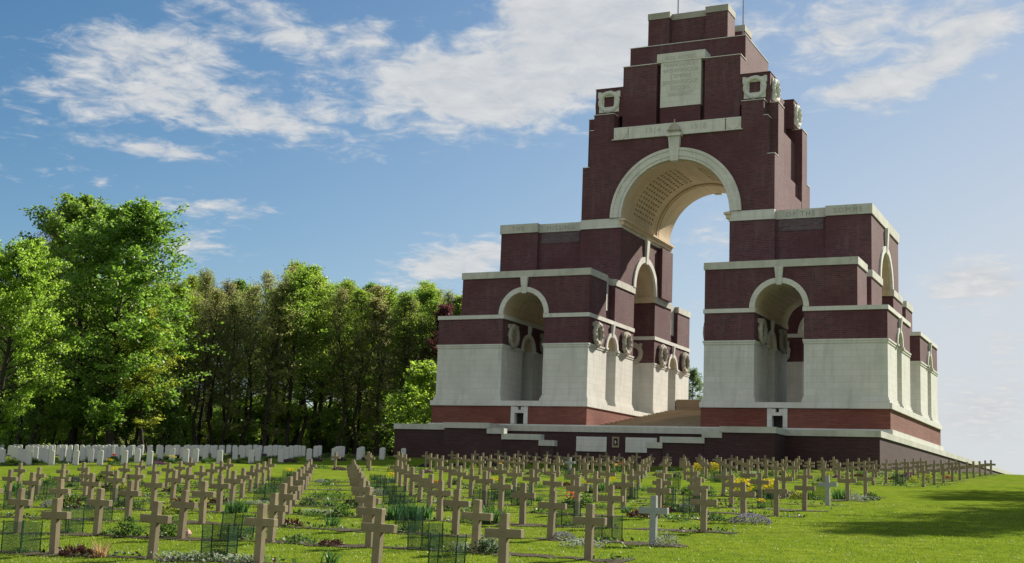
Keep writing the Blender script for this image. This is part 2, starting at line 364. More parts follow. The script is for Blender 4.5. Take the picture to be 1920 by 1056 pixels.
XI, XM0, XM1, XO = 5.08, 9.22, 13.2, 19.6       # inner jamb, front-arch jambs, outer face
YA, YB, YC = 4.25, 6.55, 10.85                   # side-arch jambs, back of the front range
def stone_pier(x0, x1, y0, y1):
    mb = MB()
    mb.box(x0, x1, y0, y1, 7.88, 12.44)
    mb.box(x0 - .05, x1 + .05, y0 - .05, y1 + .05, 12.12, 12.435)
    mb.box(x0 - .1, x1 + .1, y0 - .1, y1 + .1, 12.30, 12.43)
    mb.box(x0 - .07, x1 + .07, y0 - .07, y1 + .07, 7.7, 7.93); mb.box(x0 - .15, x1 + .15, y0 - .15, y1 + .15, 7.48, 7.72)
    return mb
def notched(x0, x1, y0, y1, nx, ny):             # plan outline with the two front arrises cut back
    return [(x0, y1), (x1, y1), (x1, y0 + ny), (x1 - nx, y0 + ny), (x1 - nx, y0), (x0 + nx, y0), (x0 + nx, y0 + ny), (x0, y0 + ny)]
for sx in (-1, 1):
    for back in (0, 1):
        Y = lambda y: SY(y, back)
        # plinth with its little door under the front arch
        mb = MB(); ys = sorted((Y(-.2), Y(13.75)))
        if back: mb.box(sx * 4.95, sx * 19.8, *ys, 5.3, 7.02)
        else:
            for a, b in ((4.95, 10.42), (11.95, 19.8)): mb.box(sx * a, sx * b, -.2, 13.75, 5.3, 7.02)
            mb.box(sx * 10.42, sx * 11.95, .5, 13.75, 5.3, 7.02)
        part(mb, 'brick_plinth', BRICK_RED)
        if not back:
            mb = MB(); a, b = sorted((sx * 10.38, sx * 11.98)); o0, o1 = sorted((sx * 10.76, sx * 11.62))
            mb.box(a, o0, -.26, .55, 5.5, 7.0); mb.box(o1, b, -.26, .55, 5.5, 7.0)
            mb.box(o0, o1, -.26, .55, 6.43, 6.68); c = (a + b) / 2
            mb.box(o0, c - .14, -.26, .55, 6.68, 6.96); mb.box(c + .14, o1, -.26, .55, 6.68, 6.96)
            fr = part(mb, 'door_frame', STONE); d = MB(); d.box(o0 + .01, o1 - .01, .3, .4, 5.5, 6.42); d.box(c - .13, c + .13, .3, .4, 6.69, 6.95)
            part(d, 'door', DARK, fr)
        mb = MB(); mb.box(sx * 4.86, sx * 19.95, *sorted((Y(-.33), Y(13.75))), 7.02, 7.47); part(mb, 'stone_band', STONE)
        # four stone piers of this corner
        for a, b in ((XI, XM0), (XM1, XO)):
            for y0, y1 in ((0, YA), (YB, YC)):
                x0, x1 = sorted((sx * a, sx * b)); part(stone_pier(x0, x1, *sorted((Y(y0), Y(y1)))), 'stone_pier', STONE)
            # lower brick band with the small side arch
            pl = [(Y(p), z) for p, z in arch_poly(.0, YC, 12.44, 14.7, 5.4, 1.17, 12.44, 14)]
            n = len(pl); mis = [0] * n
            for i in range(1, 15): mis[i] = 1
            mb = MB(); mb.prism(pl, 'x', sx * a, sx * b, 0, mis); part(mb, 'brick_band', [BRICK, STONE_IN])
            mb = MB(); x0, x1 = sorted((sx * (a - .09), sx * (b + .09))); mb.box(x0, x1, *sorted((Y(-.09), Y(YC + .09))), 14.68, 15.02); part(mb, 'string_course', STONE)
            for face, dr in ((a, -1), (b, 1)):    # archivolt and keystone of the small side arch, both faces
                f = sx * face; dd = dr * sx
                mb = MB(); mb.prism(ring_poly(Y(5.4), 1.14, 1.48, 12.45, 16), 'x', f - .1 * dd, f + .13 * dd)
                keystone(mb, f, dd, Y(5.4), 13.5, 14.68, .3, .42, .16, 'x')
                for e in (-1, 1): mb.box(f - .1 * dd, f + .2 * dd, Y(5.4) + e * 1.1, Y(5.4) + e * 1.62, 12.3, 12.47)
                part(mb, 'side_arch_ring', STONE)
        # brick block above the string course, pierced by the front arch
        x0, x1 = sorted((sx * XI, sx * 17.35)); cx = sx * 11.22
        for (y0, y1, ins) in ((0, 3.9, 0), (3.9, 6.0, .42), (6.0, YC, 0)):
            pl = arch_poly(x0 + ins, x1 - ins, 15.02, 18.3, cx, 2.05, 15.02, 24); n = len(pl); mis = [0] * n
            for i in range(1, 25): mis[i] = 1
            mb = MB(); mb.prism(pl, 'y', Y(y0), Y(y1), 0, mis)
            if ins:
                for e in (x0 + ins, x1 - ins): mb.box(e - .05, e + .05, Y(y0 + .1), Y(y1 - .75), 15.9, 18.28, 2)
            part(mb, 'upper_brick_block', [BRICK, STONE_IN, STONE])
            mb = MB(); mb.box(x0 + ins - .09, x1 - ins + .09, *sorted((Y(y0 - (.09 if y0 == 0 else 0)), Y(y1 + (.09 if y1 > 6.1 else 0)))), 18.28, 18.87); part(mb, 'cornice', COPING)
        mb = MB(); vault(mb, 'y', cx, 2.0, 15.02, *sorted((Y(.1), Y(YC - .1))), 5, 9, *sorted((Y(1.6), Y(YC - 1.6))), .42, .15, 0, 1, 16, 80)
        part(mb, 'front_vault', [STONE_IN, DARK], fix=False)  # coffer floors take near-black, their recess shade painted in
        for f, dr in ((0, -1), (YC, 1)):
            ff = Y(f); dd = dr * (-1 if back else 1)
            mb = MB(); mb.prism(ring_poly(cx, 1.97, 2.4, 15.02, 30), 'y', ff - .12 * dd, ff + .12 * dd)
            keystone(mb, ff, dd, cx, 16.85, 18.3, .42, .68, .16)
            part(mb, 'front_arch_ring', STONE)
            mb = MB()
            for e in (-1, 1): mb.box(cx + e * 1.9, cx + e * 2.25, *sorted((ff + .05 * dd, ff - 10.7 * dd)), 14.72, 15.1) if dr == -1 else None
            if mb.v: part(mb, 'impost_moulding', STONE_IN)
        # wreaths: on the main passage, inside the front arch and across the cross passage
        for wx, wy in ((XI, 1.75), (XI, 8.75), (XM1, 1.9), (XM1, 8.75)): wreath((sx * wx, Y(wy), 13.35), 'x', -sx)
        for wx in (XM0, ): 
            for wy in (1.9, 8.75): wreath((sx * wx, Y(wy), 13.35), 'x', sx)
        wreath((sx * 7.15, Y(YC), 13.35), 'y', -1 if back else 1)
    # flank block with the transverse arch through it
    x0, x1 = sorted((sx * XI, sx * 17.2)); r1, r2 = sorted((sx * 9.05, sx * 13.4))
    pl = arch_poly(7., 20.5, 18.87, 23.82, 13.75, 2.92, 18.87, 26); n = len(pl); mis = [0] * n
    for i in range(1, 27): mis[i] = 1
    for a, b, iy in ((XI, 9.05, 0), (9.05, 13.4, .4), (13.4, 17.2, 0)):
        p2 = [(min(max(y, 7 + iy), 20.5 - iy), z) for y, z in pl]
        mb = MB(); mb.prism(p2, 'x', sx * a, sx * b, 0, mis); part(mb, 'flank_block', [BRICK, STONE_IN])
        mb = MB(); mb.box(*sorted((sx * (a - (.1 if a == XI else 0)), sx * (b + (.1 if b > 17 else 0)))), 6.9 + iy, 20.6 - iy, 23.8, 24.66 - iy * .12); part(mb, 'coping', COPING if a > 6 else STONE)
        if iy:
            for back in (0, 1):
                mb = MB(); mb.box(*sorted((sx * (a + .25), sx * (b - .25))), *sorted((SY(7.36, back), SY(7.5, back))), 22.75, 23.78); part(mb, 'patterned_brick_panel', BRICK_PAT)
    mb = MB(); vault(mb, 'x', 13.75, 2.86, 18.87, *sorted((sx * (XI + .05), sx * 17.15)), 4, 8, *sorted((sx * 7.2, sx * 15.2)), .25, .1, 0, 0, 18, 80)
    mb.prism(ring_poly(13.75, 2.6, 2.9, 18.87, 24), 'x', sx * 10.6, sx * 11.2)
    part(mb, 'transverse_vault', [STONE_IN], fix=False)
    for f, dr in ((XI, -1), (17.2, 1)):
        dd = dr * sx; mb = MB(); mb.prism(ring_poly(13.75, 2.8, 3.35, 18.87, 30), 'x', sx * f - .12 * dd, sx * f + .14 * dd)
        keystone(mb, sx * f, dd, 13.75, 21.55, 23.82, .5, .72, .18, 'x'); part(mb, 'transverse_arch_ring', STONE)
    for y0, y1 in ((YC - .02, YC + .14), (16.51, 16.67)):  # stone lining under the transverse springing
        mb = MB(); mb.box(*sorted((sx * (XI + .02), sx * 17.2)), y0, y1, 18.28, 18.87); part(mb, 'impost_band', STONE_IN)
    for y0, y1 in ((7.03, 7.75), (19.75, 20.47), (16.9, 17.35)):     # dark arris strips by the main arch jamb
        mb = MB(); mb.box(sx * (XI - .03), sx * (XI + .2), y0, y1, 18.87, 23.8); part(mb, 'arris_strip', BRICK)
    mb = MB(); mb.box(*sorted((sx * (XI - .42), sx * (XI + .1))), 17.35, 20.5, 18.87, 23.8); part(mb, 'jamb_pilaster', BRICK)
    mb = MB(); mb.box(*sorted((sx * (XI - .32), sx * (XI + .1))), 6.85, 20.65, 24.05, 24.66); mb.box(*sorted((sx * (XI - .5), sx * (XI + .1))), 6.75, 20.75, 24.42, 24.6); part(mb, 'springing_cornice', STONE_IN)

# tower over the main arch
ZC = 24.7
def tower_prism(xh, y0, y1, z0, z1, name='tower_brick'):
    pl = arch_poly(-xh, xh, z0, z1, 0, 5.32, ZC, 40); mb = MB(); mb.prism(pl, 'y', y0, y1); return part(mb, name, BRICK)
tower_prism(8.36, 7.0, 20.5, 24.66, 33.15)
def bxs(name, lst, m=BRICK):
    mb = MB()
    for b in lst: mb.box(*b)
    return part(mb, name, m)
def m4(x0, x1, y0, y1, z0, z1):                  # the same box at the four corners
    return [(s * x0, s * x1, *sorted((SY(y0, b), SY(y1, b))), z0, z1) for s in (-1, 1) for b in (0, 1)]
def m2(x0, x1, y0, y1, z0, z1): return [(s * x0, s * x1, y0, y1, z0, z1) for s in (-1, 1)]
for q in m4(8.3, 9.02, 7.004, 10.25, 24.66, 29.66): bxs('tower_shoulder', [q])
for b in m2(8.3, 8.99, 10.2, 17.3, 24.66, 27.5) + m2(8.3, 8.62, 10.2, 17.3, 27.5, 29.1): bxs('tower_side_wall', [b])
for s in (-1, 1):
    for b in (0, 1):
        Y = lambda y: SY(y, b)
        def q(x0, x1, y0, y1, z0, z1): return (s * x0, s * x1, *sorted((Y(y0), Y(y1))), z0, z1)
        bxs('corner_buttress', [q(8.3, 9.02, 8.2, 10.2, 29.66, 34.62), q(6.02, 8.02, 7.003, 10.16, 33.15, 34.615), q(6.03, 8.9, 8.22, 10.12, 33.15, 34.6)])
        bxs('ledge', [q(6.0, 8.42, 6.95, 8.2, 32.16, 32.24)] if 0 else [q(8.0, 8.42, 6.96, 8.2, 33.15, 33.2), q(8.36, 9.06, 6.96, 8.22, 29.64, 29.7), q(6.0, 8.08, 6.95, 8.2, 34.6, 34.66), q(8.02, 9.07, 8.15, 10.25, 34.6, 34.66)], STONE)
        bxs('wreath_block', [q(5.55, 8.32, 8.02, 10.75, 34.62, 37.4)]); bxs('block_cap', [q(5.5, 8.36, 7.97, 10.8, 37.4, 37.47)], flat('cap_%d%d' % (s, b), (.09, .06, .06)))
        # stone wreath panels on the front and on the flank
        for ax in (0, 1):
            mb = MB()
            if ax == 0:
                cx, f, dd = s * 6.95, Y(8.02), (1 if b else -1)
                for a0, a1, z0, z1 in ((-.98, -.5, 35.1, 37.05), (.5, .98, 35.1, 37.05), (-.5, .5, 35.1, 35.62), (-.5, .5, 36.6, 37.05)):
                    mb.box(cx + a0, cx + a1, f - .05 * dd, f + .1 * dd, z0, z1)
                mb.torus((cx, f + .12 * dd, 36.1), 'y', .86, .22, 30, 8, 0, .1)
                for e in (-1, 1): mb.box(cx + e * .8, cx + e * 1.1, f, f + .16 * dd, 36.5, 37.1)
            else:
                cy, f, dd = Y(9.6), s * 8.32, s
                for a0, a1, z0, z1 in ((-.98, -.5, 35.1, 37.05), (.5, .98, 35.1, 37.05), (-.5, .5, 35.1, 35.62), (-.5, .5, 36.6, 37.05)):
                    mb.box(f - .05 * dd, f + .1 * dd, cy + a0, cy + a1, z0, z1)
                mb.torus((f + .14 * dd, cy, 36.1), 'x', .86, .24, 30, 8, 0, .1)
            part(mb, 'wreath_panel', STONE)
bxs('tower_core', [(-8.0, 8.0, 10.1, 17.4, 30.4, 33.6), (-7.6, 7.6, 9.0, 18.5, 33.15, 37.1)])
# centre block behind the inscription: a slot either side of the tablet
bxs('centre_block', [(-5.6, -2.3, 8.0, 19.5, 33.15, 39.33), (2.3, 5.6, 8.0, 19.5, 33.15, 39.33), (-2.35, 2.35, 8.65, 18.85, 33.15, 39.3), (-1.9, 1.9, 8.05, 9, 33.15, 35.06)])
for b in [(-5.65, -2.25, 7.96, 9.8, 39.33, 39.4), (2.25, 5.65, 7.96, 9.8, 39.33, 39.4), (-5.65, 5.65, 17.7, 19.54, 39.33, 39.4)]: bxs('ledge', [b], STONE)
PAN = bxs('inscription_panel', [(-1.92, 1.92, 8.0, 8.75, 35.06, 39.36), (-2.3, 2.3, 7.95, 9.7, 39.36, 40.2)], STONE)
bxs('upper_stage', [(-5.59, 5.59, 9.66, 17.84, 39.3, 41.7)]); 
bxs('ledge', [(-5.63, 5.63, 9.62, 17.88, 41.7, 41.76)], STONE)
TOP = [(-3.87, -1.78, 9.72, 12.07), (1.78, 3.87, 9.72, 12.07), (-3.87, -1.78, 15.43, 17.78), (1.78, 3.87, 15.43, 17.78)]
for t in TOP: bxs('top_pavilion', [(*t, 41.76, 44.35)]); bxs('top_coping', [(t[0] - .05, t[1] + .05, t[2] - .05, t[3] + .05, 44.35, 44.96)], TOPC)
bxs('top_core', [(-2.6, 2.6, 10.42, 17.08, 41.76, 44.34)]); bxs('top_coping', [(-2.62, 2.62, 10.38, 17.12, 44.34, 44.93)], TOPC)

# main vault, its rings, keystone with crown, date band
mb = MB(); vault(mb, 'y', 0, 5.12, ZC, 7.02, 20.48, 14, 8, 9.9, 15.3, .46, .25, 0, 1, 9, 80); part(mb, 'main_vault', [STONE_IN, DARK], fix=False)  # sunk coffers, with shade also put into the near-black floor colour
for f, dd in ((7., -1), (20.5, 1)):
    mb = MB(); mb.prism(ring_poly(0, 5.08, 6.1, ZC, 48), 'y', f - .25 * dd, f + .14 * dd); mb.prism(ring_poly(0, 5.35, 5.95, ZC, 48), 'y', f, f + .2 * dd); mb.prism(ring_poly(0, 5.85, 6.12, ZC, 48), 'y', f, f + .26 * dd)
    part(mb, 'main_arch_ring', STONE)
    mb = MB()
    for i in range(90):
        t = PI * (i + .5) / 90; mb.prism([(r * math.cos(t + d), ZC + r * math.sin(t + d)) for r, d in ((4.98, -.011), (5.11, -.011), (5.11, .011), (4.98, .011))], 'y', f - .15 * dd, f - .4 * dd)
    part(mb, 'dentil_course', STONE_IN)
    mb = MB(); keystone(mb, f, dd, -.06, 29.6, 31.95, .72, 1.12, .32); mb.box(-.75, .63, f - .1 * dd, f + .62 * dd, 31.85, 32.1); part(mb, 'keystone', STONE)
    mb = MB()
    for z, r0, r1, h in ((32.1, .5, .55, .28), (32.36, .6, .6, .1), (32.46, .5, .42, .3), (32.76, .44, .2, .22)):
        mb.prism([(r0 * math.cos(a) - .06, z) for a in (0,)] and [(-.06 - r0, z), (-.06 + r0, z), (-.06 + r1, z + h), (-.06 - r1, z + h)], 'y', f + .02 * dd, f + (.02 + r0) * dd)
    mb.tube([(-.06, f + .3 * dd, 32.9), (-.06, f + .3 * dd, 33.45)], [.07, .05], 8, 0, True)
    for e in (-.45, -.15, .15, .45): mb.torus((-.06 + e * .9, f + .34 * dd, 32.48), 'y', .13, .06, 10, 5)
    part(mb, 'carved_crown', WRE)
    mb = MB(); mb.box(-4.55, 4.55, f - .1 * dd, f + .08 * dd, 32.08, 33.2)
    for e in (-1, 1):
        mb.prism([(e * 5.28 + .55 * math.cos(2 * PI * i / 24), 32.66 + .55 * math.sin(2 * PI * i / 24)) for i in range(24)], 'y', f - .1 * dd, f + .1 * dd); mb.box(e * 4.62, e * 6.0, f - .1 * dd, f + .03 * dd, 32.12, 33.2)
    mb.box(-6.15, 6.15, f - .1 * dd, f + .16 * dd, 32.02, 32.1); part(mb, 'date_band', STONE)
    bxs('sill', [(-6.0, 6.0, *sorted((f - 1.05 * dd, f + .02 * dd)), 33.16, 33.22)], STONE)
for a, b in ((16.55, 16.8), (17.0, 20.4), (7.2, 9.0)):
    mb = MB(); mb.prism(ring_poly(0, 4.98, 5.14, ZC, 48), 'y', a, b); part(mb, 'vault_rib', STONE_IN)
# lettering: raised, the shade of cut letters put into its darker colour
def text(s, size, loc, name='inscription', m=LETTER_SHADE, parent=None, rot=(PI / 2, 0, 0), sp=1.):
    cu = bpy.data.curves.new(name, 'FONT'); cu.body = s; cu.size = size; cu.align_x = 'CENTER'; cu.align_y = 'CENTER'; cu.extrude = .012; cu.space_character = sp; cu.resolution_u = 2
    t = bpy.data.objects.new('tmp', cu); COL.objects.link(t); dg = bpy.context.evaluated_depsgraph_get()
    me = bpy.data.meshes.new_from_object(t.evaluated_get(dg)); bpy.data.objects.remove(t); me.materials.clear(); me.materials.append(m)
    o = link(name, me, parent or MEM); o.location = Vector(loc) - Vector(OR); o.rotation_euler = rot; return o
for i, s in enumerate(('AUX ARMEES', 'FRANCAISE ET', 'BRITANNIQUE', "L'EMPIRE", 'BRITANNIQUE', 'RECON-', 'NAISSANT')):
    text(s, .52, (0, 7.945 if i < 1 else 7.995, 39.6 - .56 * i if i else 39.72), parent=PAN)
text('1914', .8, (-2.2, 6.915, 32.64)); text('1918', .8, (2.1, 6.915, 32.64))
text('THE', .62, (-15.4, 6.895, 24.2), m=LETTER_SHADE2, sp=1.3); text('MISSING', .62, (-11.2, 7.295, 24.17), m=LETTER_SHADE2, sp=1.3)
text('OF THE', .62, (11.2, 7.295, 24.17), m=LETTER_SHADE2, sp=1.3); text('SOMME', .62, (15.3, 6.895, 24.2), m=LETTER_SHADE2, sp=1.3)

# flagpoles on the top
for nm, x, lab in (('l', -1.45, 'thin flagpole rising from the memorial top above the left shoulder'), ('r', 4.25, 'thin flagpole rising behind the right corner of the memorial top')):
    mb = MB(); x_, y_ = AX + x, AY + (11.2 if nm == 'l' else 13.5); z0 = 44.9 if nm == 'l' else 41.7
    mb.tube([(x_, y_, z0), (x_, y_, 52)], [.07, .05], 8, 0, True); mb.tube([(x_, y_, z0 - .05), (x_, y_, z0 + .3)], [.14, .12], 8, 0, True)
    tag(mb.build('flagpole', METAL, None, (x_, y_, z0)), lab, 'flagpole', 'flagpoles on the memorial')

# ------------------------------------------------------------------ podium wall, steps
POD = tag(empty('podium_wall', (AX, AY, 2.0)), 'long low dark brick terrace wall with pale stone coping under the memorial', 'terrace wall')
OP = (0, 0, 2.0)
def pod(name, lst, m):
    mb = MB()
    for b in lst: mb.box(*b)
    return mb.build(name, m, POD, OP)
pod('wall', [(-20, 20, -6, 102, -.5, 4.62)], BRICK_POD); pod('coping', [(-20.1, 20.1, -6.1, 102.1, 4.6, 5.05)], COPING)
pod('base_course', [(-20.0, 20.0, -.5, 28.2, 5.05, 5.46)], STONE)
for s in (-1, 1):
    pod('projecting_wall', [(s * 9.4, s * 13.35, -9.5, -5.99, -.5, 4.6)], BRICK_POD)
    pod('projecting_coping', [(s * 9.3, s * 13.45, -9.6, -6.05, 4.58, 5.02)], COPING)
    for i, (a, b, z) in enumerate(((8.0, 9.5, 4.62), (4.8, 8.2, 4.2), (3.68, 5.0, 3.77))):
        pod('parapet_coping', [(s * a, s * b, -9.6, -9.0, z - .44, z - .002 * i)], COPING); pod('parapet_wall', [(s * (a + .1), s * (b - .1 + .02 * i), -9.5, -9.1, -.5, z - .43)], BRICK_POD)
    pod('landing', [(s * 3.7, s * 5.5, -9.1, -6.01, -.5, 2.6), (s * 5.5, s * 7.4, -9.1, -6.01, -.5, 3.2), (s * 7.4, s * 9.4, -9.1, -6.01, -.5, 3.9)], STEP)
    pod('stone_tablet', [(s * .79, s * 3.34, -6.07, -5.9, 3.1, 4.25)], STONE)
fr = pod('plaque', [(-.32, .26, -6.08, -5.9, 3.45, 4.27)], STEP)
mb = MB(); mb.box(-.2, .14, -6.1, -6.0, 3.62, 4.15); q = mb.build('plaque_recess', DARK, fr, OP)
mb = MB(); mb.box(-.07, -.0, -6.13, -6.09, 3.72, 4.0); mb.box(-.12, .06, -6.13, -6.09, 3.84, 3.9); mb.build('plaque_emblem', STONE, fr, OP)
ST = tag(empty('stone_stairway', (AX, AY, 5.05)), 'broad flight of worn stone steps rising through the main arch', 'steps')
mb = MB(); n = 18
for i in range(n): mb.box(-4.9, 4.9, .3 + i * 1.2, 23.4, 5.06 + (i and .3 + (i - 1) * .168), 5.36 + i * .168)
mb.build('steps', STEP, ST, (0, 0, 5.05)); mb = MB(); mb.box(-5.02, 5.02, 23.35, 31, 5.1, 9.45); mb.build('upper_platform', stone_mat('platform_stone', (.33, .25, .18), (.25, .19, .13), 1.4, .3, .6), ST, (0, 0, 5.05))

# ------------------------------------------------------------------ crosses and headstones
def inframe(x, y, z, m=60):
    u, v, c = proj((x, y, z)); return c > 1 and -m < u < 1920 + m and v < 1056 + 40
def cross_mesh(seed):
    rg = random.Random(seed); mb = MB(); w, t, a, h0, h1 = .068, .062, .305, .63, .765
    e = lambda: rg.uniform(-.004, .004)
    mb.prism([(-w, -.25), (w, -.25), (w - .003, h0), (a + e(), h0 + e()), (a + e(), h1 + e()), (w - .004, h1), (w - .006 + e(), 1. + e()), (-w + .006 + e(), 1. + e()), (-w + .004, h1), (-a + e(), h1 + e()), (-a + e(), h0 + e()), (-w + .003, h0)], 'y', -t, t)
    return mb
protos = []
for i in range(4):
    o = cross_mesh(i).build('stone_cross', TAN, bevel=.007); protos.append(o)
pm = cross_mesh(9).build('stone_cross', PALE, bevel=.007); PALEMESH = pm.data; bpy.data.objects.remove(pm)
MESHES = [o.data for o in protos]; used = 0
CROSS = {}; GR = 'crosses standing in rows on the lawn'
pale = {('front', 1, 0), ('front', 6, 0)}
best = None
for r in range(10):
    for c in range(15):
        x, y = cross_pos('rear', r, c); u, v, _ = proj((x, y, g1(x, y) + 1)); d = abs(u - 1078) + abs(v - 855)
        if best is None or d < best[0]: best = (d, ('rear', r, c))
pale.add(best[1])
for block, rows in (('front', range(-1, 9)), ('rear', range(0, 10))):
    for r in rows:
        for c in range(15):
            x, y = cross_pos(block, r, c)
            if block == 'rear' and y > 88.6 and x < -15.3: continue
            z = g1(x, y)
            if not inframe(x, y, z + 1): continue
            key = (block, r, c); CROSS[key] = (x, y, z)
            if used < 4 and key not in pale: o = protos[used]; used += 1
            else:
                o = protos[0].copy(); COL.objects.link(o); o.data = PALEMESH if key in pale else MESHES[random.randrange(4)]
            o.name = 'stone_cross'
            o.location = (x + random.uniform(-.02, .02), y + random.uniform(-.02, .02), z - random.uniform(0, .03)); o.rotation_euler = (random.gauss(0, .014), random.gauss(0, .013), random.gauss(.022, .025))
            rn = r + 2 if block == 'front' else r + 1
            tag(o, '%s cross, %s from the right in the %s row of the %s block' % ('pale grey-white stone' if key in pale else 'tan concrete', ORD[c + 1], ORD[rn], block), 'cross', GR)
mb = MB(); n = 10
top = [(.19 * math.cos(PI / 2 + .9 * (.5 - i / n) * -1) * 1.0, 0) for i in range(n + 1)]
arc = [(.19 - .38 * i / n, .76 + .055 * (1 - ((i / n - .5) * 2) ** 2)) for i in range(n + 1)]
mb.prism([(-.19, -.2), (.19, -.2)] + arc, 'y', -.038, .038)
hs0 = mb.build('headstone', HEADST, bevel=.006); HS = []
for r in range(10):
    y = 52.9 + 2.9 * r; jj = -1
    for j in range(32):
        x = -46.5 - 1.7 * j; z = g1(x, y)
        if not inframe(x, y, z + .8, 30): break
        if j and random.random() < .13: continue
        jj += 1; o = hs0 if not HS else hs0.copy()
        if HS: COL.objects.link(o)
        o.location = (x + random.uniform(-.03, .03), y + random.uniform(-.03, .03), z - random.uniform(0, .03)); o.rotation_euler = (random.gauss(0, .006), random.gauss(0, .008), random.gauss(.02, .02))
        HS.append((x, y, z, r, jj))
        tag(o, 'white round-topped headstone, %s from the right in the %s row of headstones' % (ORD[jj + 1], ORD[r + 1]), 'headstone', 'white headstones in rows by the wood')
# soil borders
for r in range(-1, 9):
    x0 = cross_pos('front', r, 0)[0] + .7; x1 = cross_pos('front', r, 14)[0] - .7
    border('soil_border', 'strip of bare soil along a row of crosses', x0, x1, lambda x: 21.396 + 3.497 * r + .0229 * (x + 8.723) + .04, .36)
for r in range(0, 10):
    x0 = -8.2; x1 = cross_pos('rear', r, 14)[0] - .6 if r < 8 else -15.4
    border('soil_border', 'strip of bare soil along a far row of crosses', x0, x1, lambda x: 63 + 3.5 * r + .0173 * (x + 8.9), .26)
for r in range(10): border('soil_border', 'strip of soil along a row of headstones', -45.9, -46.5 - 1.7 * 22, lambda x: 52.9 + 2.9 * r - .05, .22)

# ------------------------------------------------------------------ plants (leaf-sized faces)
def unit(n):
    v = RNG.normal(size=(n, 3)); return v / np.linalg.norm(v, axis=1)[:, None]
def cards(P, L, ratio=.5, dirs=None, droop=0):
    """rhombic leaves at P, length L, pointing along dirs (random when None)"""
    n = len(P); d = unit(n) if dirs is None else dirs / np.linalg.norm(dirs, axis=1)[:, None]
    s = np.cross(d, unit(n)); s /= np.linalg.norm(s, axis=1)[:, None] + 1e-9; nn = np.cross(d, s)
    L = np.broadcast_to(np.asarray(L, float), (n,))[:, None]
    V = np.stack([P, P + d * L * .5 + s * L * ratio * .5 + nn * L * .08, P + d * L, P + d * L * .5 - s * L * ratio * .5 + nn * L * .08], 1)
    return V.reshape(-1, 3), np.arange(4 * n).reshape(n, 4)
def blades(n, r, h, w, lean=.35, seg=3):
    V = []; F = []; b = 0
    for i in range(n):
        a = random.uniform(0, 2 * PI); rr = r * math.sqrt(random.random()); x, y = rr * math.cos(a), rr * math.sin(a)
        A = random.uniform(0, 2 * PI) if random.random() < .4 else a; l = random.uniform(.4, 1.3) * lean; H = h * random.uniform(.55, 1.1); q = random.uniform(0, PI)
        for k in range(seg + 1):
            t = k / seg; ww = w * (1 - t ** 2) * .5 + .001; px, py, pz = x + math.cos(A) * l * H * t * t, y + math.sin(A) * l * H * t * t, H * t * (1 - .25 * l * t) - .02
            V += [(px - ww * math.cos(q), py - ww * math.sin(q), pz), (px + ww * math.cos(q), py + ww * math.sin(q), pz)]
        for k in range(seg): F.append((b + 2 * k, b + 2 * k + 1, b + 2 * k + 3, b + 2 * k + 2))
        b += 2 * (seg + 1)
    return np.array(V), np.array(F)
def mound(n, rx, h, L, ratio=.55, shell=.5):
    d = unit(n); d[:, 2] = np.abs(d[:, 2]); k = RNG.uniform(shell, 1, n)[:, None] * (1 + .22 * np.sin(d[:, :1] * 7 + d[:, 1:2] * 5))
    P = d * k * np.array([rx, rx, h]); P[:, 2] -= .015
    return cards(P, RNG.uniform(.6, 1.2, n) * L, ratio, d + unit(n) * .9 + np.array([0, 0, .25]))
def heads(n, r, z0, z1, s, shell=0):
    """flower heads: little rosettes of petals"""
    a = RNG.uniform(0, 2 * PI, n); rr = r * np.sqrt(RNG.uniform(shell, 1, n)); C = np.stack([rr * np.cos(a), rr * np.sin(a), RNG.uniform(z0, z1, n)], -1)
    P = np.repeat(C, 6, 0); d = unit(6 * n); d[:, 2] = np.abs(d[:, 2]) * .6 + .1
    return cards(P, s, .75, d)
def dome_heads(n, rx, h, s):
    d = unit(n); d[:, 2] = np.abs(d[:, 2]); P = d * np.array([rx, rx, h]) * RNG.uniform(.92, 1.06, n)[:, None]
    return cards(np.repeat(P, 3, 0), s, .8, np.repeat(d, 3, 0) + unit(3 * n) * .8)
def stems(n, r, h):
    return blades(n, r, h, .012, .12, 2)
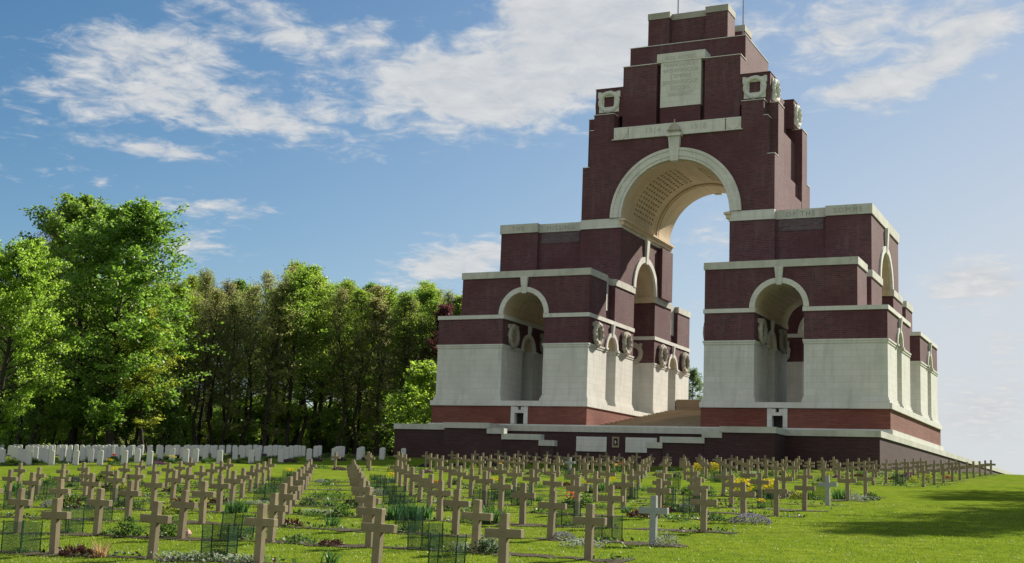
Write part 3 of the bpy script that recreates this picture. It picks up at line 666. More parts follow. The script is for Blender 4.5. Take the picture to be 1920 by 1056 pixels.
def plant(kind):
    """returns [(part name, mesh)], first one is the plant itself"""
    M = lambda nm, vf, m: (nm, raw_mesh(nm, vf[0], vf[1], m))
    if kind == 'daffodil': return [M('daffodil_clump', blades(70, .17, .36, .022), L_BLADE), M('flowers', heads(30, .22, .3, .44, .055), F_YEL)]
    if kind == 'forsythia': return [M('flowering_shrub', mound(260, .34, .5, .08), L_YEL), M('flowers', heads(130, .36, .12, .6, .06), F_YEL)]
    if kind == 'tulip': return [M('tulip_clump', blades(22, .08, .3, .04, .4), L_BLADE), M('stems', stems(4, .05, .5), L_BLADE), M('flowers', heads(5, .06, .46, .56, .085), F_RED)]
    if kind == 'coral': return [M('flowering_plant', mound(160, .24, .26, .09), L_DARK), M('flowers', heads(14, .16, .26, .42, .06), F_ORG)]
    if kind == 'redcushion': return [M('flowering_cushion', mound(150, .3, .12, .07), L_DARK), M('flowers', dome_heads(70, .3, .15, .045), F_RED)]
    if kind == 'purple': return [M('flowering_cushion', mound(160, .34, .13, .06), L_DARK), M('flowers', dome_heads(260, .36, .16, .045), F_PUR)]
    if kind == 'lilac': return [M('flowering_mound', mound(200, .36, .2, .06), L_GREY), M('flowers', dome_heads(260, .4, .23, .042), F_LIL)]
    if kind == 'white': return [M('flowering_cushion', mound(240, .5, .1, .06), L_GREY), M('flowers', heads(80, .5, .05, .13, .026), F_WHT)]
    if kind == 'iris': return [M('iris_clump', blades(95, .3, .46, .036, .45), L_BLADE)]
    if kind == 'blades': return [M('strap_leaf_plant', blades(34, .15, .32, .03, .8), L_BLADE)]
    if kind == 'shrub': return [M('green_shrub', mound(520, .3, .34, .075), L_GREEN)]
    if kind == 'darkshrub': return [M('dark_shrub', mound(420, .3, .25, .065), L_DARK)]
    if kind == 'greyshrub': return [M('grey_shrub', mound(460, .32, .3, .05), L_GREY)]
    if kind == 'low': return [M('low_plant', mound(170, .3, .12, .075), L_GREEN)]
    if kind == 'wide': return [M('spreading_plant', mound(420, .62, .17, .085), L_GREEN)]
    if kind == 'lime': return [M('lime_plant', mound(300, .3, .34, .085), L_YEL)]
    if kind == 'maroon': return [M('maroon_plant', mound(240, .36, .14, .085), L_RED)]
    if kind == 'dry': return [M('dry_grass_tuft', blades(90, .12, .34, .012, .5), L_TAN)]
    if kind == 'redshrub': return [M('mixed_shrub', mound(260, .3, .42, .09), L_GREEN), M('maroon_leaves', mound(160, .33, .3, .09, shell=.8), L_RED)]
DESC = dict(daffodil='yellow daffodil clump', forsythia='yellow-flowered bush', tulip='tall red tulips', coral='coral-flowered plant', redcushion='red-flowered cushion', purple='purple-flowered cushion', lilac='lilac-flowered mound', white='white-flowered mat', iris='thick iris clump', blades='strappy-leaved plant', shrub='round green shrub', darkshrub='dark green shrub', greyshrub='grey-leaved shrub', low='low green plant', wide='wide green spreading plant', lime='lime green plant', maroon='maroon-leaved plant', dry='dry straw-coloured tuft', redshrub='red and green shrub')
CAT = dict(daffodil='flower', forsythia='bush', tulip='flower', coral='flower', purple='flower', lilac='flower', white='flower', redcushion='flower', shrub='shrub', darkshrub='shrub', greyshrub='shrub', redshrub='shrub')
PV = {}; SEEN = set(); KEYS = list(CROSS); KP = np.array([CROSS[k][:2] for k in KEYS]); HP = np.array([h[:2] for h in HS])
def where(x, y):
    dc = ((KP - [x, y]) ** 2).sum(1); dh = ((HP - [x, y]) ** 2).sum(1); i = dc.argmin(); j = dh.argmin()
    if dc[i] <= dh[j]:
        b, r, c = KEYS[i]; return '%s cross from the right, %s row, %s block' % (ORD[c + 1], ORD[r + 2 if b == 'front' else r + 1], b)
    return '%s headstone from the right, %s row' % (ORD[HS[j][4] + 1], ORD[HS[j][3] + 1])
def put(kind, x, y, s=1., z=None):
    lab = DESC[kind] + ' beside ' + where(x, y)
    if lab in SEEN: return
    SEEN.add(lab)
    if kind not in PV: PV[kind] = [plant(kind), plant(kind)]
    var = PV[kind][random.randrange(2)]
    o = empty(var[0][0], (x, y, (g1(x, y) if z is None else z) + .01), random.uniform(0, 6.28)); o.scale = (s * random.uniform(.9, 1.15), s * random.uniform(.9, 1.15), s * random.uniform(.9, 1.1))
    link('foliage', var[0][1], o)
    for nm, me in var[1:]: link('blossoms' if nm == 'flowers' else nm, me, o)
    tag(o, lab, CAT.get(kind, 'plant'), 'plants along the grave rows')
for k, lst in {
 'daffodil': [(212, 893), (543, 897), (734, 905), (928, 918), (1144, 917), (1156, 884), (1444, 936), (362, 891), (322, 869), (1464, 891), (1105, 925)],
 'forsythia': [(1392, 931), (1415, 931), (1440, 932), (1309, 886), (1340, 886)], 'tulip': [(212, 870), (1163, 886)], 'coral': [(1070, 952), (937, 878)],
 'redcushion': [(814, 910), (1777, 899)],
 'purple': [(139, 904), (245, 898), (636, 882), (543, 867), (592, 865), (640, 864), (685, 863), (486, 867), (799, 875), (1484, 933), (860, 874), (925, 874), (296, 872)],
 'lilac': [(92, 950), (600, 906), (646, 906), (1099, 913), (1408, 982), (1054, 1012), (1375, 980)],
 'white': [(347, 1053), (450, 1056), (600, 965), (1410, 889), (885, 1032), (1096, 1026), (1620, 938), (565, 957), (1190, 1032)],
 'iris': [(442, 962), (470, 962), (1577, 936), (922, 982), (24, 922), (783, 975), (690, 925), (731, 975), (1130, 921)],
 'blades': [(621, 986), (616, 1056), (621, 950), (1174, 962), (700, 900), (1006, 940), (1212, 921), (1330, 925)],
 'shrub': [(243, 1007), (317, 1007), (93, 910), (1096, 952), (1290, 928), (1325, 930), (637, 969), (1270, 895), (330, 925)],
 'darkshrub': [(660, 953), (1266, 960), (579, 949), (1364, 886), (1633, 938), (1515, 886), (841, 959), (850, 908), (1345, 886), (955, 905), (1260, 884), (908, 1038)],
 'greyshrub': [(1250, 1025), (1600, 939), (916, 1036), (1290, 960)],
 'low': [(206, 1004), (590, 968), (872, 980), (1274, 978), (1344, 977), (1318, 977), (1200, 921), (150, 1003), (1500, 925), (560, 1016), (1540, 938), (1010, 962), (920, 905), (230, 870), (480, 1000)],
 'wide': [(618, 934), (590, 935), (640, 935), (1000, 915), (830, 880)], 'lime': [(319, 964), (1496, 936), (1320, 886), (1400, 900), (1375, 905), (1490, 900), (1740, 900), (1715, 905), (1290, 893), (1550, 893)],
 'maroon': [(371, 954), (413, 944), (1200, 970), (543, 987), (340, 944), (390, 946), (1240, 960), (144, 1043), (1060, 912)], 'dry': [(186, 1046)], 'redshrub': [(131, 952), (206, 922), (190, 905)]}.items():
    for px, py in lst:
        p = ground_at(px, py); put(k, p[0], p[1], 1.0 if k != 'lilac' else .62 if px < 1300 else 1.0)
ps = ground_at(351, 1006); mb = MB(); mb.tube([(ps[0], ps[1], ps[2] - .03), (ps[0], ps[1], ps[2] + .06), (ps[0], ps[1], ps[2] + .12), (ps[0] + .02, ps[1], ps[2] + .15)], [.09, .1, .07, .02], 7, 0, True)
tag(mb.build('pink_stone', PINK, None, tuple(ps)), 'small pink stone at the foot of a tan cross at left', 'stone')
# the rest of the planting, slot by slot between the graves
for (b, r, c), (x, y, z) in list(CROSS.items()):
    if b == 'front' and r < 2: p = .35
    elif b == 'front': p = .5
    else: p = .62
    if random.random() < p:
        kind = random.choices(['low', 'darkshrub', 'shrub', 'lime', 'maroon', 'blades', 'daffodil', 'purple', 'white', 'greyshrub', 'wide', 'coral'], [24, 10, 8, 9, 7, 8, 5 if b == 'rear' else 1, 4, 3, 3, 5, .7])[0]
        put(kind, x - 1.1 + random.uniform(-.45, .45), y + random.uniform(-.05, .12), random.uniform(.7, 1.) * (.8 if b == 'front' and r < 3 else 1))
for (x, y, z, r, j) in HS:
    if (r < 3 or j < 5) and random.random() < .8: put(random.choices(['low', 'shrub', 'purple', 'blades', 'darkshrub', 'daffodil', 'lime'], [5, 4, 2, 3, 4, .6, 1])[0], x - .85, y - .12, random.uniform(.7, 1.))

# ------------------------------------------------------------------ green mesh guards round young roses
def guard_meshes():
    fr = MB(); w, h = .235, .52
    fr.tube([(0, 0, -.1), (0, 0, h + .03)], [.013, .011], 5, 0, True)
    V = []; F = []
    def q(p0, p1, hw, n):
        b = len(V); p0, p1, n = Vector(p0), Vector(p1), Vector(n)
        V.extend([tuple(p0 - n * hw), tuple(p0 + n * hw), tuple(p1 + n * hw), tuple(p1 - n * hw)]); F.append((b, b + 1, b + 2, b + 3))
    for a, c in (((-w, -w), (w, -w)), ((w, -w), (w, w)), ((w, w), (-w, w)), ((-w, w), (-w, -w))):
        A = Vector((*a, 0)); C = Vector((*c, 0)); u = (C - A).normalized()
        for i in range(1, 20): p = A.lerp(C, i / 20); q(p, p + Vector((0, 0, h)), .0023, u)
        for k in range(22): q(A + Vector((0, 0, .01 + k * h / 21.5)), C + Vector((0, 0, .01 + k * h / 21.5)), .0023, (0, 0, 1))
    return fr, raw_mesh('mesh_netting', V, F, GREENP)
fr, net = guard_meshes(); G0 = None
for px, py in [(38, 1037), (125, 1000), (183, 976), (84, 936), (131, 914), (227, 951), (410, 1047), (443, 1013), (496, 942), (517, 922), (543, 905), (707, 915), (722, 928), (738, 946), (752, 970), (767, 994), (797, 1030), (837, 1061), (1138, 1013), (1065, 986), (1302, 967), (1250, 947), (1180, 937), (1263, 915), (978, 948), (1440, 951), (1537, 936), (1686, 908), (1070, 900), (1345, 905), (940, 940), (905, 955), (1410, 925), (1190, 905), (30, 955)]:
    p = ground_at(px, py); lab = 'green mesh plant guard beside ' + where(p[0], p[1])
    if lab in SEEN: continue
    SEEN.add(lab)
    if G0 is None:
        G0 = empty('plant_guard', (0, 0, 0)); link('netting', net, G0); st = fr.build('stake', GREENP, G0); o = G0
        for k, (sx, sy) in enumerate(((-1, -1), (1, -1), (1, 1), (-1, 1))):
            q = st if k == 0 else link('stake', st.data, G0); q.location = (sx * .235, sy * .235, 0)
    else: o = copy_tree(G0)
    o.location = tuple(p); o.rotation_euler = (random.gauss(0, .02), random.gauss(0, .02), random.gauss(.05, .12)); o.scale = (1, 1, random.uniform(.92, 1.08))
    tag(o, lab, 'plant guard', 'green plant guards among the crosses')
    put('darkshrub' if random.random() < .5 else 'low', p[0] + .01, p[1], .55)

# low ground cover rooted in the soil borders (uncountable)
P = []
for xs, y, wd in STRIPS:
    n = int(len(xs) * 7); i = RNG.integers(0, len(xs), n); x = xs[i] + RNG.uniform(-.07, .07, n); m = np.sin(x * 1.7 + y[0]) + np.sin(x * .63 + 2 * y[0]) + RNG.normal(size=n) * .5 > .35
    i, x = i[m], x[m]; yy = y[i] + RNG.normal(size=len(i)) * (wd[i] * .55 + .03); P.append(np.stack([x, yy, gz(x, yy) + RNG.uniform(.01, .07, len(i))], -1))
P = np.concatenate(P); d = unit(len(P)); d[:, 2] = np.abs(d[:, 2]) * .7 + .15; V, F = cards(P, RNG.uniform(.05, .12, len(P)), .6, d)
h = len(P) // 2; perm = RNG.random(len(P)); me = raw_mesh('ground_cover', V, F, [L_GREEN, L_DARK, L_GREY, L_RED], np.select([perm < .45, perm < .78, perm < .92], [0, 1, 2], 3))
tag(link('ground_cover', me), 'low mixed ground cover growing in the soil borders', kind='stuff')

# ------------------------------------------------------------------ trees
def tree(seed, H, cb, cr, limbs, subs, per, leaf, r0=None, up=.5, spread=.55, lean=(0, 0), low=0):
    """tapering trunk with limbs and twigs, leaves in clusters along the twigs; returns wood, leaf meshes"""
    rg = random.Random(seed); wood = MB(); P = []; r0 = r0 or H * .013
    n = 9; wob = [Vector((0, 0, 0))]
    for i in range(1, n + 1): wob.append(wob[-1] + Vector((rg.gauss(0, .012 * H) + lean[0] * H / n, rg.gauss(0, .012 * H) + lean[1] * H / n, 0)))
    tp = [Vector((0, 0, -.4 + (H * .93 + .4) * i / n)) + wob[i] for i in range(n + 1)]
    wood.tube(tp, [r0 * (1.35 if i == 0 else 1) * (1 - .93 * i / n) + .015 for i in range(n + 1)], 8)
    def trunk_at(t):
        f = t * n; i = min(n - 1, int(f)); return tp[i].lerp(tp[i + 1], f - i)
    for k in range(limbs):
        t = cb + (1 - cb) * ((k + rg.random()) / limbs) ** .85
        if rg.random() < low: t = rg.uniform(.12, cb)
        u = (t - cb) / (1 - cb); prof = max(.12, math.sin(PI * min(1, max(.08, .16 + .84 * u)) ** .8)) ** .7
        L = cr * prof * rg.uniform(.7, 1.08); a = k * 2.39996 + rg.uniform(-.5, .5)
        base = trunk_at(min(t, .98)); el = up * (.25 + .9 * max(u, 0)) + rg.uniform(-.15, .2)
        d = Vector((math.cos(a) * math.cos(el), math.sin(a) * math.cos(el), math.sin(el))); pts = [base]
        for s in range(1, 5): pts.append(base + d * (L * s / 4) + Vector((rg.gauss(0, .05), rg.gauss(0, .05), .1 * math.sin(s) + rg.gauss(0, .04) + .06 * s * s * up)) * L * .5)
        rl = max(.02, r0 * .32 * (1 - .6 * max(u, 0))); wood.tube(pts, [rl * (1 - .8 * s / 4) for s in range(5)], 5)
        for j in range(subs):
            f = .22 + .78 * (j + rg.random()) / subs; i = min(3, int(f * 4)); b = pts[i].lerp(pts[i + 1], f * 4 - i)
            sd = (d * .7 + Vector((rg.gauss(0, 1), rg.gauss(0, 1), rg.gauss(.15, .6))) * spread * 1.2).normalized(); sl = L * rg.uniform(.16, .42) + .35
            e = b + sd * sl; m = b.lerp(e, .5) + Vector((0, 0, .05 * sl)); wood.tube([b, m, e], [rl * .35 + .006, rl * .22 + .005, .005], 3, 1)
            c = np.array(b)[None] + (np.array(e - b)[None]) * RNG.uniform(.25, 1.12, (per, 1)); P.append(c + RNG.normal(size=(per, 3)) * np.array([.26, .26, .17]) * (.45 + .22 * sl))
    P = np.concatenate(P) if per else np.zeros((0, 3)); P = P[P[:, 2] > .3]
    # let whole sprays drop out so the crown has gaps
    g = np.sin(P[:, 0] * 1.9 + seed) + np.sin(P[:, 1] * 1.7 + 2 * seed) + np.sin(P[:, 2] * 1.5 + 3 * seed); keep = (g > -1.3) | (RNG.random(len(P)) < .3); P = P[keep]
    d = unit(len(P)); d[:, 2] = d[:, 2] * .55 - .12; V, F = cards(P, RNG.uniform(.6, 1.25, len(P)) * leaf, .62, d)
    wm = MB.build(wood, 'trunk', [BARK, TWIG], fix=False, smooth=True); wme = wm.data; bpy.data.objects.remove(wm)
    return wme, raw_mesh('crown', V, F, LEAF)
VAR = {}
def variant(kind, i):
    key = (kind, i)
    if key not in VAR:
        s = 100 + i * 17 + len(kind)
        VAR[key] = {'beech': lambda: tree(s, 20, .2, 5.8, 80, 9, 68, .27, .30, .55, lean=(.03, 0) if i else (0, 0), low=.2),
                    'wood': lambda: tree(s, 20, .32, 3.1, 48, 9, 32, .175, .17, .9, low=.1),
                    'dense': lambda: tree(s, 20, .3, 3.6, 54, 9, 42, .19, .2, .8, low=.15),
                    'bare': lambda: tree(s, 20, .28, 3.4, 54, 13, 10, .15, .17, 1.0, .5),
                    'under': lambda: tree(s, 7, .12, 2.3, 26, 6, 26, .30, .06, .5)}[kind]()
    return VAR[key]
TREES = []
def plant_tree(kind, i, x, y, H, col, label, cat='tree', group=None, wide=1., name='tree'):
    wme, lme = variant(kind, i); h0 = 7 if kind == 'under' else 20; s = H / h0
    o = link(name, None) if 0 else empty(name, (x, y, g1(x, y) - .05), random.uniform(0, 6.28)); o.scale = (s * wide, s * wide, s)
    link('trunk', wme, o); c = link('crown', lme, o); c.color = (*col, 1)
    tag(o, label, cat, group); TREES.append(o); return o
def at(px, c):
    p = R.T @ np.array([(px - 960) / FPX * c, 342 / FPX * c, c]); return p[0], p[1]
def hfor(px, c, ytop):
    x, y = at(px, c); d = R.T @ np.array([(px - 960) / FPX, (ytop - 528) / FPX, 1.]) * c; return d[2] - g1(x, y)
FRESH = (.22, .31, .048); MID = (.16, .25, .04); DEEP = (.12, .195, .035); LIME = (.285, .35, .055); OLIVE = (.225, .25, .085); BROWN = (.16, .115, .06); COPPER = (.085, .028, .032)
def jit(c, a=.18): k = random.uniform(1 - a, 1 + a); return tuple(v * k * random.uniform(.93, 1.07) for v in c)
GB = 'big trees left of the wood'
for kind, i, px, c, yt, col, lab, wide in [
    ('beech', 0, 128, 118, 332, MID, 'tall leafy beech, the left one of the highest pair above the headstones', 1.0),
    ('beech', 1, 205, 112, 348, MID, 'tall leafy beech with leaning trunk, highest crown against the sky', 1.05),
    ('beech', 0, -8, 101, 425, FRESH, 'bright green broad tree cut by the left edge of the photo', .95),
    ('bare', 0, 28, 124, 372, BROWN, 'nearly leafless brown tree behind the bright tree at far left', 1.15),
    ('dense', 1, 268, 113, 560, LIME, 'yellow-green tree with low hanging sprays right of the leaning beech', 1.35),
    ('dense', 0, 52, 112, 440, MID, 'mid green tree between the bright edge tree and the tall beeches', 1.1)]:
    x, y = at(px, c); plant_tree(kind, i, x, y, hfor(px, c, yt), jit(col, .05), lab, group=GB, wide=wide, name='beech_tree' if kind == 'beech' else 'broadleaf_tree')
prof_x = [-80, 0, 200, 330, 370, 420, 470, 500, 545, 590, 640, 690, 740, 790, 830, 870, 960]
prof_y = [520, 520, 520, 520, 508, 516, 522, 505, 490, 505, 520, 522, 530, 522, 536, 540, 560]
front = 0; DN = {'wood': 'light green', 'dense': 'full-crowned green', 'bare': 'thinly leaved grey-brown'}
px = -60.
for row, (c0, step) in enumerate(((121, 29), (130, 40), (141, 48), (155, 52))):
    px = -70. + row * 9
    while px < 900:
        c = c0 + max(0, px - 330) * .022 + random.uniform(0, 5); yt = np.interp(px, prof_x, prof_y) + random.uniform(-16, 18) - row * 3
        if row == 0 and px < 300: px += step; continue
        t = px / 900; kind = random.choices(['wood', 'dense', 'bare'], [5, 3.2, 4.5 if 330 < px < 760 else 1.5])[0]
        if 515 < px < 575 and row < 2: kind = 'dense'
        col = {'wood': random.choice([FRESH, OLIVE, LIME, FRESH]), 'dense': random.choice([MID, FRESH, DEEP]), 'bare': random.choice([OLIVE, OLIVE, FRESH])}[kind]
        x, y = at(px + random.uniform(-8, 8), c)
        if row == 0: front += 1; lab = '%s tree, %s from the left along the front edge of the wood' % (DN[kind], ORD[front]); grp = 'trees on the front edge of the wood'
        else: lab = '%s tree standing inside the wood behind its front edge' % DN[kind]; grp = '%s trees inside the wood' % DN[kind]
        plant_tree(kind, random.randrange(3 if kind == 'wood' else 2), x, y, hfor(px, c, yt), jit(col), lab, group=grp, wide=random.uniform(.95, 1.3), name='broadleaf_tree')
        px += step * random.uniform(.75, 1.25)
x, y = at(832, 133); plant_tree('dense', 1, x, y, hfor(832, 133, 552), COPPER, 'dark red copper beech beside the left end of the memorial', wide=1.05, name='copper_beech')
x, y = at(795, 121); plant_tree('under', 0, x, y, hfor(795, 121, 672), FRESH, 'bushy bright green young tree left of the terrace wall', wide=1.15, name='young_tree')
x, y = at(755, 124); plant_tree('under', 1, x, y, hfor(755, 124, 720), MID, 'smaller mid green bush left of the bushy young tree', wide=1.1, name='young_tree')
k = 0
for px, c, yt in [(20, 112, 690), (70, 118, 740), (230, 118, 730), (310, 117, 745), (345, 131, 770), (400, 136, 780), (455, 134, 790), (520, 138, 775), (585, 136, 790), (625, 137, 770), (680, 134, 800), (715, 132, 790)]:
    k += 1; x, y = at(px, c); plant_tree('under', k % 2, x, y, max(2.2, hfor(px, c, yt)), jit(random.choice([MID, FRESH, DEEP])), 'low leafy sapling, %s from the left in the shade under the trees' % ORD[k], 'sapling', 'saplings under the wood', name='sapling')
for row, c in enumerate((172, 186, 205)):
    px = -120. + 11 * row
    while px < 1000:
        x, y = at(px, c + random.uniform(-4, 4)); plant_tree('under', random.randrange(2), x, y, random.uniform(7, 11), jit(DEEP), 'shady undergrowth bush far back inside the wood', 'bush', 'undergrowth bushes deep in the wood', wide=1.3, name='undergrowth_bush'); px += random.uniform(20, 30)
x, y = at(1303, 225); plant_tree('dense', 0, x, y, hfor(1303, 225, 682), (.10, .15, .05), 'far tree seen through the gap below the main arch', wide=1.2, name='broadleaf_tree')
plant_tree('dense', 1, 4.2, 58, 21, MID, 'tall leafy tree standing just right of the photo that shades the lawn', wide=1.25, name='broadleaf_tree')
plant_tree('dense', 0, 7.2, 68, 22, DEEP, 'middle one of the leafy trees right of the photo', wide=1.5, name='broadleaf_tree')
plant_tree('dense', 0, 6.6, 80, 22, MID, 'farther leafy tree just right of the photo that shades the lawn', wide=1.5, name='broadleaf_tree')
plant_tree('beech', 1, 14, 71, 22, MID, 'second beech further right that shades the lawn edge', name='beech_tree')
# woodland floor: leaf litter sheet, coloured dark for the tree shade
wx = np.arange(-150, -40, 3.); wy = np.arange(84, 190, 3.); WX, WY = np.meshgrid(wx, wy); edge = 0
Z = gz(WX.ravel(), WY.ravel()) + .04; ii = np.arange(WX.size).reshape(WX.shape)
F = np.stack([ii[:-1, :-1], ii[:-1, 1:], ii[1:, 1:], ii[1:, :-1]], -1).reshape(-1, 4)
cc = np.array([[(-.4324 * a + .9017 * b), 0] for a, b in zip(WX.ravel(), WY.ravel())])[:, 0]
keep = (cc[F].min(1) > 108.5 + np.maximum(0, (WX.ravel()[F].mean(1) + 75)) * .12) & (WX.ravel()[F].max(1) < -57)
tag(link('woodland_floor', raw_mesh('woodland_floor', np.stack([WX.ravel(), WY.ravel(), Z], -1), F[keep], FLOOR)), 'brown leaf litter under the trees, darkened in colour for their shade', kind='structure')

# ------------------------------------------------------------------ mown grass and daisies (uncountable)
n = 150000; yy = 13.5 * (46 / 13.5) ** RNG.random(n); lo = -1.09 * yy; hi = -.05 * yy; xx = lo + (hi - lo) * RNG.random(n)
zz = np.concatenate([gz(xx[i:i + 20000], yy[i:i + 20000]) for i in range(0, n, 20000)])
inb = np.zeros(n, bool)
for r in range(-1, 9): inb |= (np.abs(yy - (21.396 + 3.497 * r + .0229 * (xx + 8.723) + .02)) < .17) & (xx < -8.0) & (xx > -41)
xx, yy, zz = xx[~inb], yy[~inb], zz[~inb]; n = len(xx)
a = RNG.uniform(0, 2 * PI, n); h = RNG.uniform(.022, .05, n) * (1 + .25 * np.sin(xx * 1.3) * np.sin(yy * 1.1)); w = .0045 + .00022 * yy; l = RNG.uniform(.2, 1.1, n) * h; b = RNG.uniform(0, 2 * PI, n)
B = np.stack([xx, yy, zz - .004], -1); S = np.stack([np.cos(a) * w, np.sin(a) * w, 0 * a], -1)
V = np.stack([B - S, B + S, B + np.stack([np.cos(b) * l, np.sin(b) * l, h], -1)], 1).reshape(-1, 3)
tag(link('grass', raw_mesh('grass', V, np.arange(3 * n).reshape(n, 3), GRASSB)), 'short mown grass blades across the near lawn', kind='stuff')
n = 500; yy = 17 * (45 / 17) ** RNG.random(n); xx = -.43 * yy + .38 * yy * RNG.random(n); zz = gz(xx, yy); d = unit(n * 4); d[:, 2] = np.abs(d[:, 2]) * .4
V, F = cards(np.repeat(np.stack([xx, yy, zz + .04], -1), 4, 0), .018, .8, d)
tag(link('daisies', raw_mesh('daisies', V, F, F_WHT)), 'tiny white daisies dotted over the right lawn', kind='stuff')

# ------------------------------------------------------------------ light and sky
SUN = Vector((.385, 1.0, .77)).normalized()
sl = bpy.data.lights.new('sun', 'SUN'); sl.energy = 5.0; sl.angle = math.radians(.53); sl.color = (1, .905, .765)
so = bpy.data.objects.new('sun', sl); COL.objects.link(so); so.rotation_euler = SUN.to_track_quat('Z', 'Y').to_euler(); so.location = (60, 200, 150)
w = bpy.data.worlds.new('World'); SC.world = w; w.use_nodes = True; nt = w.node_tree; nt.nodes.clear()
out = N(nt, 'OutputWorld'); bg = N(nt, 'Background'); bg.inputs[1].default_value = .05
sky = N(nt, 'TexSky'); sky.sky_type = 'NISHITA'; sky.sun_disc = False; sky.sun_elevation = math.asin(SUN.z); sky.sun_rotation = math.atan2(SUN.x, SUN.y)
sky.air_density = 1.0; sky.dust_density = .25; sky.ozone_density = 2.2; sky.altitude = 100
tc = N(nt, 'TexCoord'); D3 = tc.outputs['Generated']
# clouds: noise on the plane of the sky, gathered by soft patches at fixed compass bearings
s = N(nt, 'SeparateXYZ'); nt.links.new(D3, s.inputs[0])
zc = N(nt, 'Math', operation='MAXIMUM'); nt.links.new(s.outputs[2], zc.inputs[0]); zc.inputs[1].default_value = 0.
za = N(nt, 'Math', operation='ADD'); nt.links.new(zc.outputs[0], za.inputs[0]); za.inputs[1].default_value = .12
u = N(nt, 'Math', operation='DIVIDE'); v = N(nt, 'Math', operation='DIVIDE')
for n, k in ((u, 0), (v, 1)): nt.links.new(s.outputs[k], n.inputs[0]); nt.links.new(za.outputs[0], n.inputs[1])
cv = N(nt, 'CombineXYZ'); nt.links.new(u.outputs[0], cv.inputs[0]); nt.links.new(v.outputs[0], cv.inputs[1])
def madd(a, b, op='ADD'):
    n = N(nt, 'Math', operation=op)
    for i, x in enumerate((a, b)):
        if hasattr(x, 'node'): nt.links.new(x, n.inputs[i])
        else: n.inputs[i].default_value = x
    return n.outputs[0]
PATCH = [(-0.64,0.703,0.31,0.0832,0.0312,1.05,0.18),(-0.558,0.76,0.334,0.0541,0.0166,0.8,-0.31),(-0.607,0.747,0.27,0.0874,0.0187,1.05,-0.1),(-0.538,0.793,0.287,0.0374,0.025,0.7,-0.14),(-0.514,0.788,0.339,0.0208,0.0146,0.8,-0.4),(-0.484,0.821,0.303,0.0458,0.0374,1.0,-0.22),(-0.437,0.847,0.302,0.0499,0.0374,1.1,-0.14),(-0.387,0.864,0.323,0.0541,0.0499,1.1,0.04),(-0.333,0.881,0.336,0.0458,0.0458,1.1,0.04),(-0.353,0.864,0.358,0.0624,0.0291,1.0,0.04),(-0.646,0.725,0.239,0.0395,0.0067,1.3,-0.01),(-0.176,0.922,0.343,0.0624,0.0333,1.0,0.21),(-0.126,0.941,0.315,0.0666,0.0166,1.1,0.42),(-0.179,0.936,0.303,0.0291,0.0092,1.0,0.18),(-0.088,0.933,0.348,0.0458,0.0208,0.8,0.04),(-0.469,0.866,0.173,0.0582,0.0175,1.5,0.25),(-0.629,0.751,0.201,0.0416,0.0104,0.95,0.04),(-0.637,0.752,0.172,0.0458,0.0116,1.0,0.04),(-0.1,0.982,0.162,0.0374,0.0166,1.7,0.04),(-0.096,0.993,0.069,0.0541,0.0312,1.15,0.04),(-0.289,0.939,0.187,0.0291,0.0499,0.7,0.04),(-0.083,0.989,0.119,0.0291,0.0166,0.6,0.04),(-0.706,0.676,0.213,0.0624,0.0104,0.5,0.04),(-0.695,0.669,0.263,0.0499,0.0333,0.5,0.04),(-0.401,0.842,0.36,0.0374,0.0208,0.7,0.04),(-0.279,0.896,0.347,0.0499,0.0333,0.8,0.04)]
tot = None
for (dx, dy, dz, wu, wv, amp, ang) in PATCH:
    c = Vector((dx, dy, dz)).normalized(); right = c.cross(Vector((0, 0, 1))).normalized(); up = right.cross(c)
    ca, sa = math.cos(ang), math.sin(ang); e1 = (ca * right + sa * up) / wu; e2 = (-sa * right + ca * up) / wv
    dd = None
    for e in (e1, e2):
        dt = N(nt, 'VectorMath', operation='DOT_PRODUCT'); nt.links.new(D3, dt.inputs[0]); dt.inputs[1].default_value = e
        sub = madd(dt.outputs['Value'], -e.dot(c)); sq = madd(sub, sub, 'MULTIPLY'); dd = sq if dd is None else madd(dd, sq)
    g = madd(math.e, madd(dd, -1., 'MULTIPLY'), 'POWER')
    dt = N(nt, 'VectorMath', operation='DOT_PRODUCT'); nt.links.new(D3, dt.inputs[0]); dt.inputs[1].default_value = c
    g = madd(madd(g, amp, 'MULTIPLY'), madd(dt.outputs['Value'], 0., 'GREATER_THAN'), 'MULTIPLY')
    tot = g if tot is None else madd(tot, g)
rear_fill_cloud = N(nt, 'MapRange'); rear_fill_cloud.interpolation_type = 'SMOOTHSTEP'; nt.links.new(s.outputs[1], rear_fill_cloud.inputs[0]); rear_fill_cloud.inputs[1].default_value = .15; rear_fill_cloud.inputs[2].default_value = -.35  # unseen cloud bank behind the camera, added to brighten the shaded fronts
tot = madd(tot, madd(rear_fill_cloud.outputs[0], 1.5, 'MULTIPLY'))
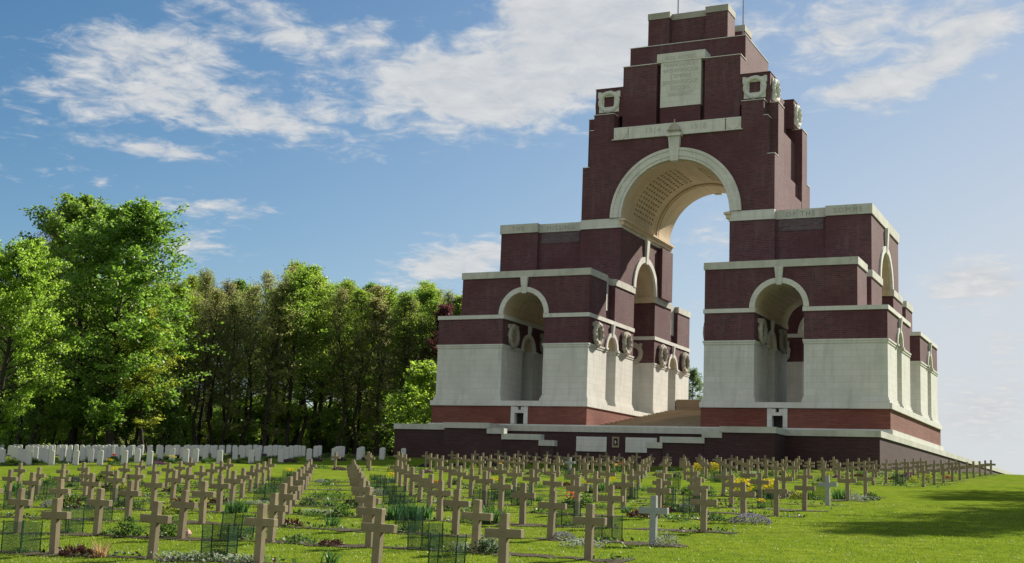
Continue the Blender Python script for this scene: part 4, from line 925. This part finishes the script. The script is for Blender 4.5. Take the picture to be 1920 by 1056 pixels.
nf = N(nt, 'TexNoise', Scale=4.2, Detail=10, Roughness=.62, Distortion=.6); nt.links.new(cv.outputs[0], nf.inputs['Vector'])
n2 = N(nt, 'TexNoise', Scale=13., Detail=8, Roughness=.62, Distortion=.4); nt.links.new(cv.outputs[0], n2.inputs['Vector'])
nz = madd(madd(nf.outputs['Fac'], .42, 'MULTIPLY'), madd(n2.outputs['Fac'], .58, 'MULTIPLY'))
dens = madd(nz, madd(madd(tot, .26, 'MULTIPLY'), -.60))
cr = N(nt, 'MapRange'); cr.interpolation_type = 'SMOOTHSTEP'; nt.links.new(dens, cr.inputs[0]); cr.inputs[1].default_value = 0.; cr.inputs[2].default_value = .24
shade = mixc(nt, ramp(nt, n2.outputs['Fac'], .3, .7), (5.6, 5.9, 6.3), (7.6, 7.6, 7.5))
# bright haze low in the sky and towards the sun
sd = N(nt, 'VectorMath', operation='DOT_PRODUCT'); nt.links.new(D3, sd.inputs[0]); sd.inputs[1].default_value = SUN
hz0 = madd(madd(math.e, madd(zc.outputs[0], -5.2, 'MULTIPLY'), 'POWER'), madd(.15, madd(madd(madd(sd.outputs['Value'], .0, 'MAXIMUM'), 4., 'POWER'), 4.2, 'MULTIPLY')), 'MULTIPLY')
hs = N(nt, 'HueSaturation', Hue=.495, Saturation=1.34, Value=.92); nt.links.new(sky.outputs[0], hs.inputs['Color'])
hz = madd(hz0, .92, 'MINIMUM')
skyc = mixc(nt, hz, hs.outputs[0], (6.6, 6.9, 7.3))
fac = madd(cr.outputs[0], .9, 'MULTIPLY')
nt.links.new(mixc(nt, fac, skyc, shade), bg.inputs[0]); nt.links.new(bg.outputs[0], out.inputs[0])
SC.view_settings.view_transform = 'Standard'; SC.view_settings.look = 'None'; SC.view_settings.gamma = 1; SC.view_settings.use_curve_mapping = False
SC.view_settings.exposure = 1.0
SC.render.engine = 'CYCLES'; SC.cycles.max_bounces = 6; SC.cycles.diffuse_bounces = 3; SC.cycles.transmission_bounces = 4; SC.cycles.transparent_max_bounces = 4
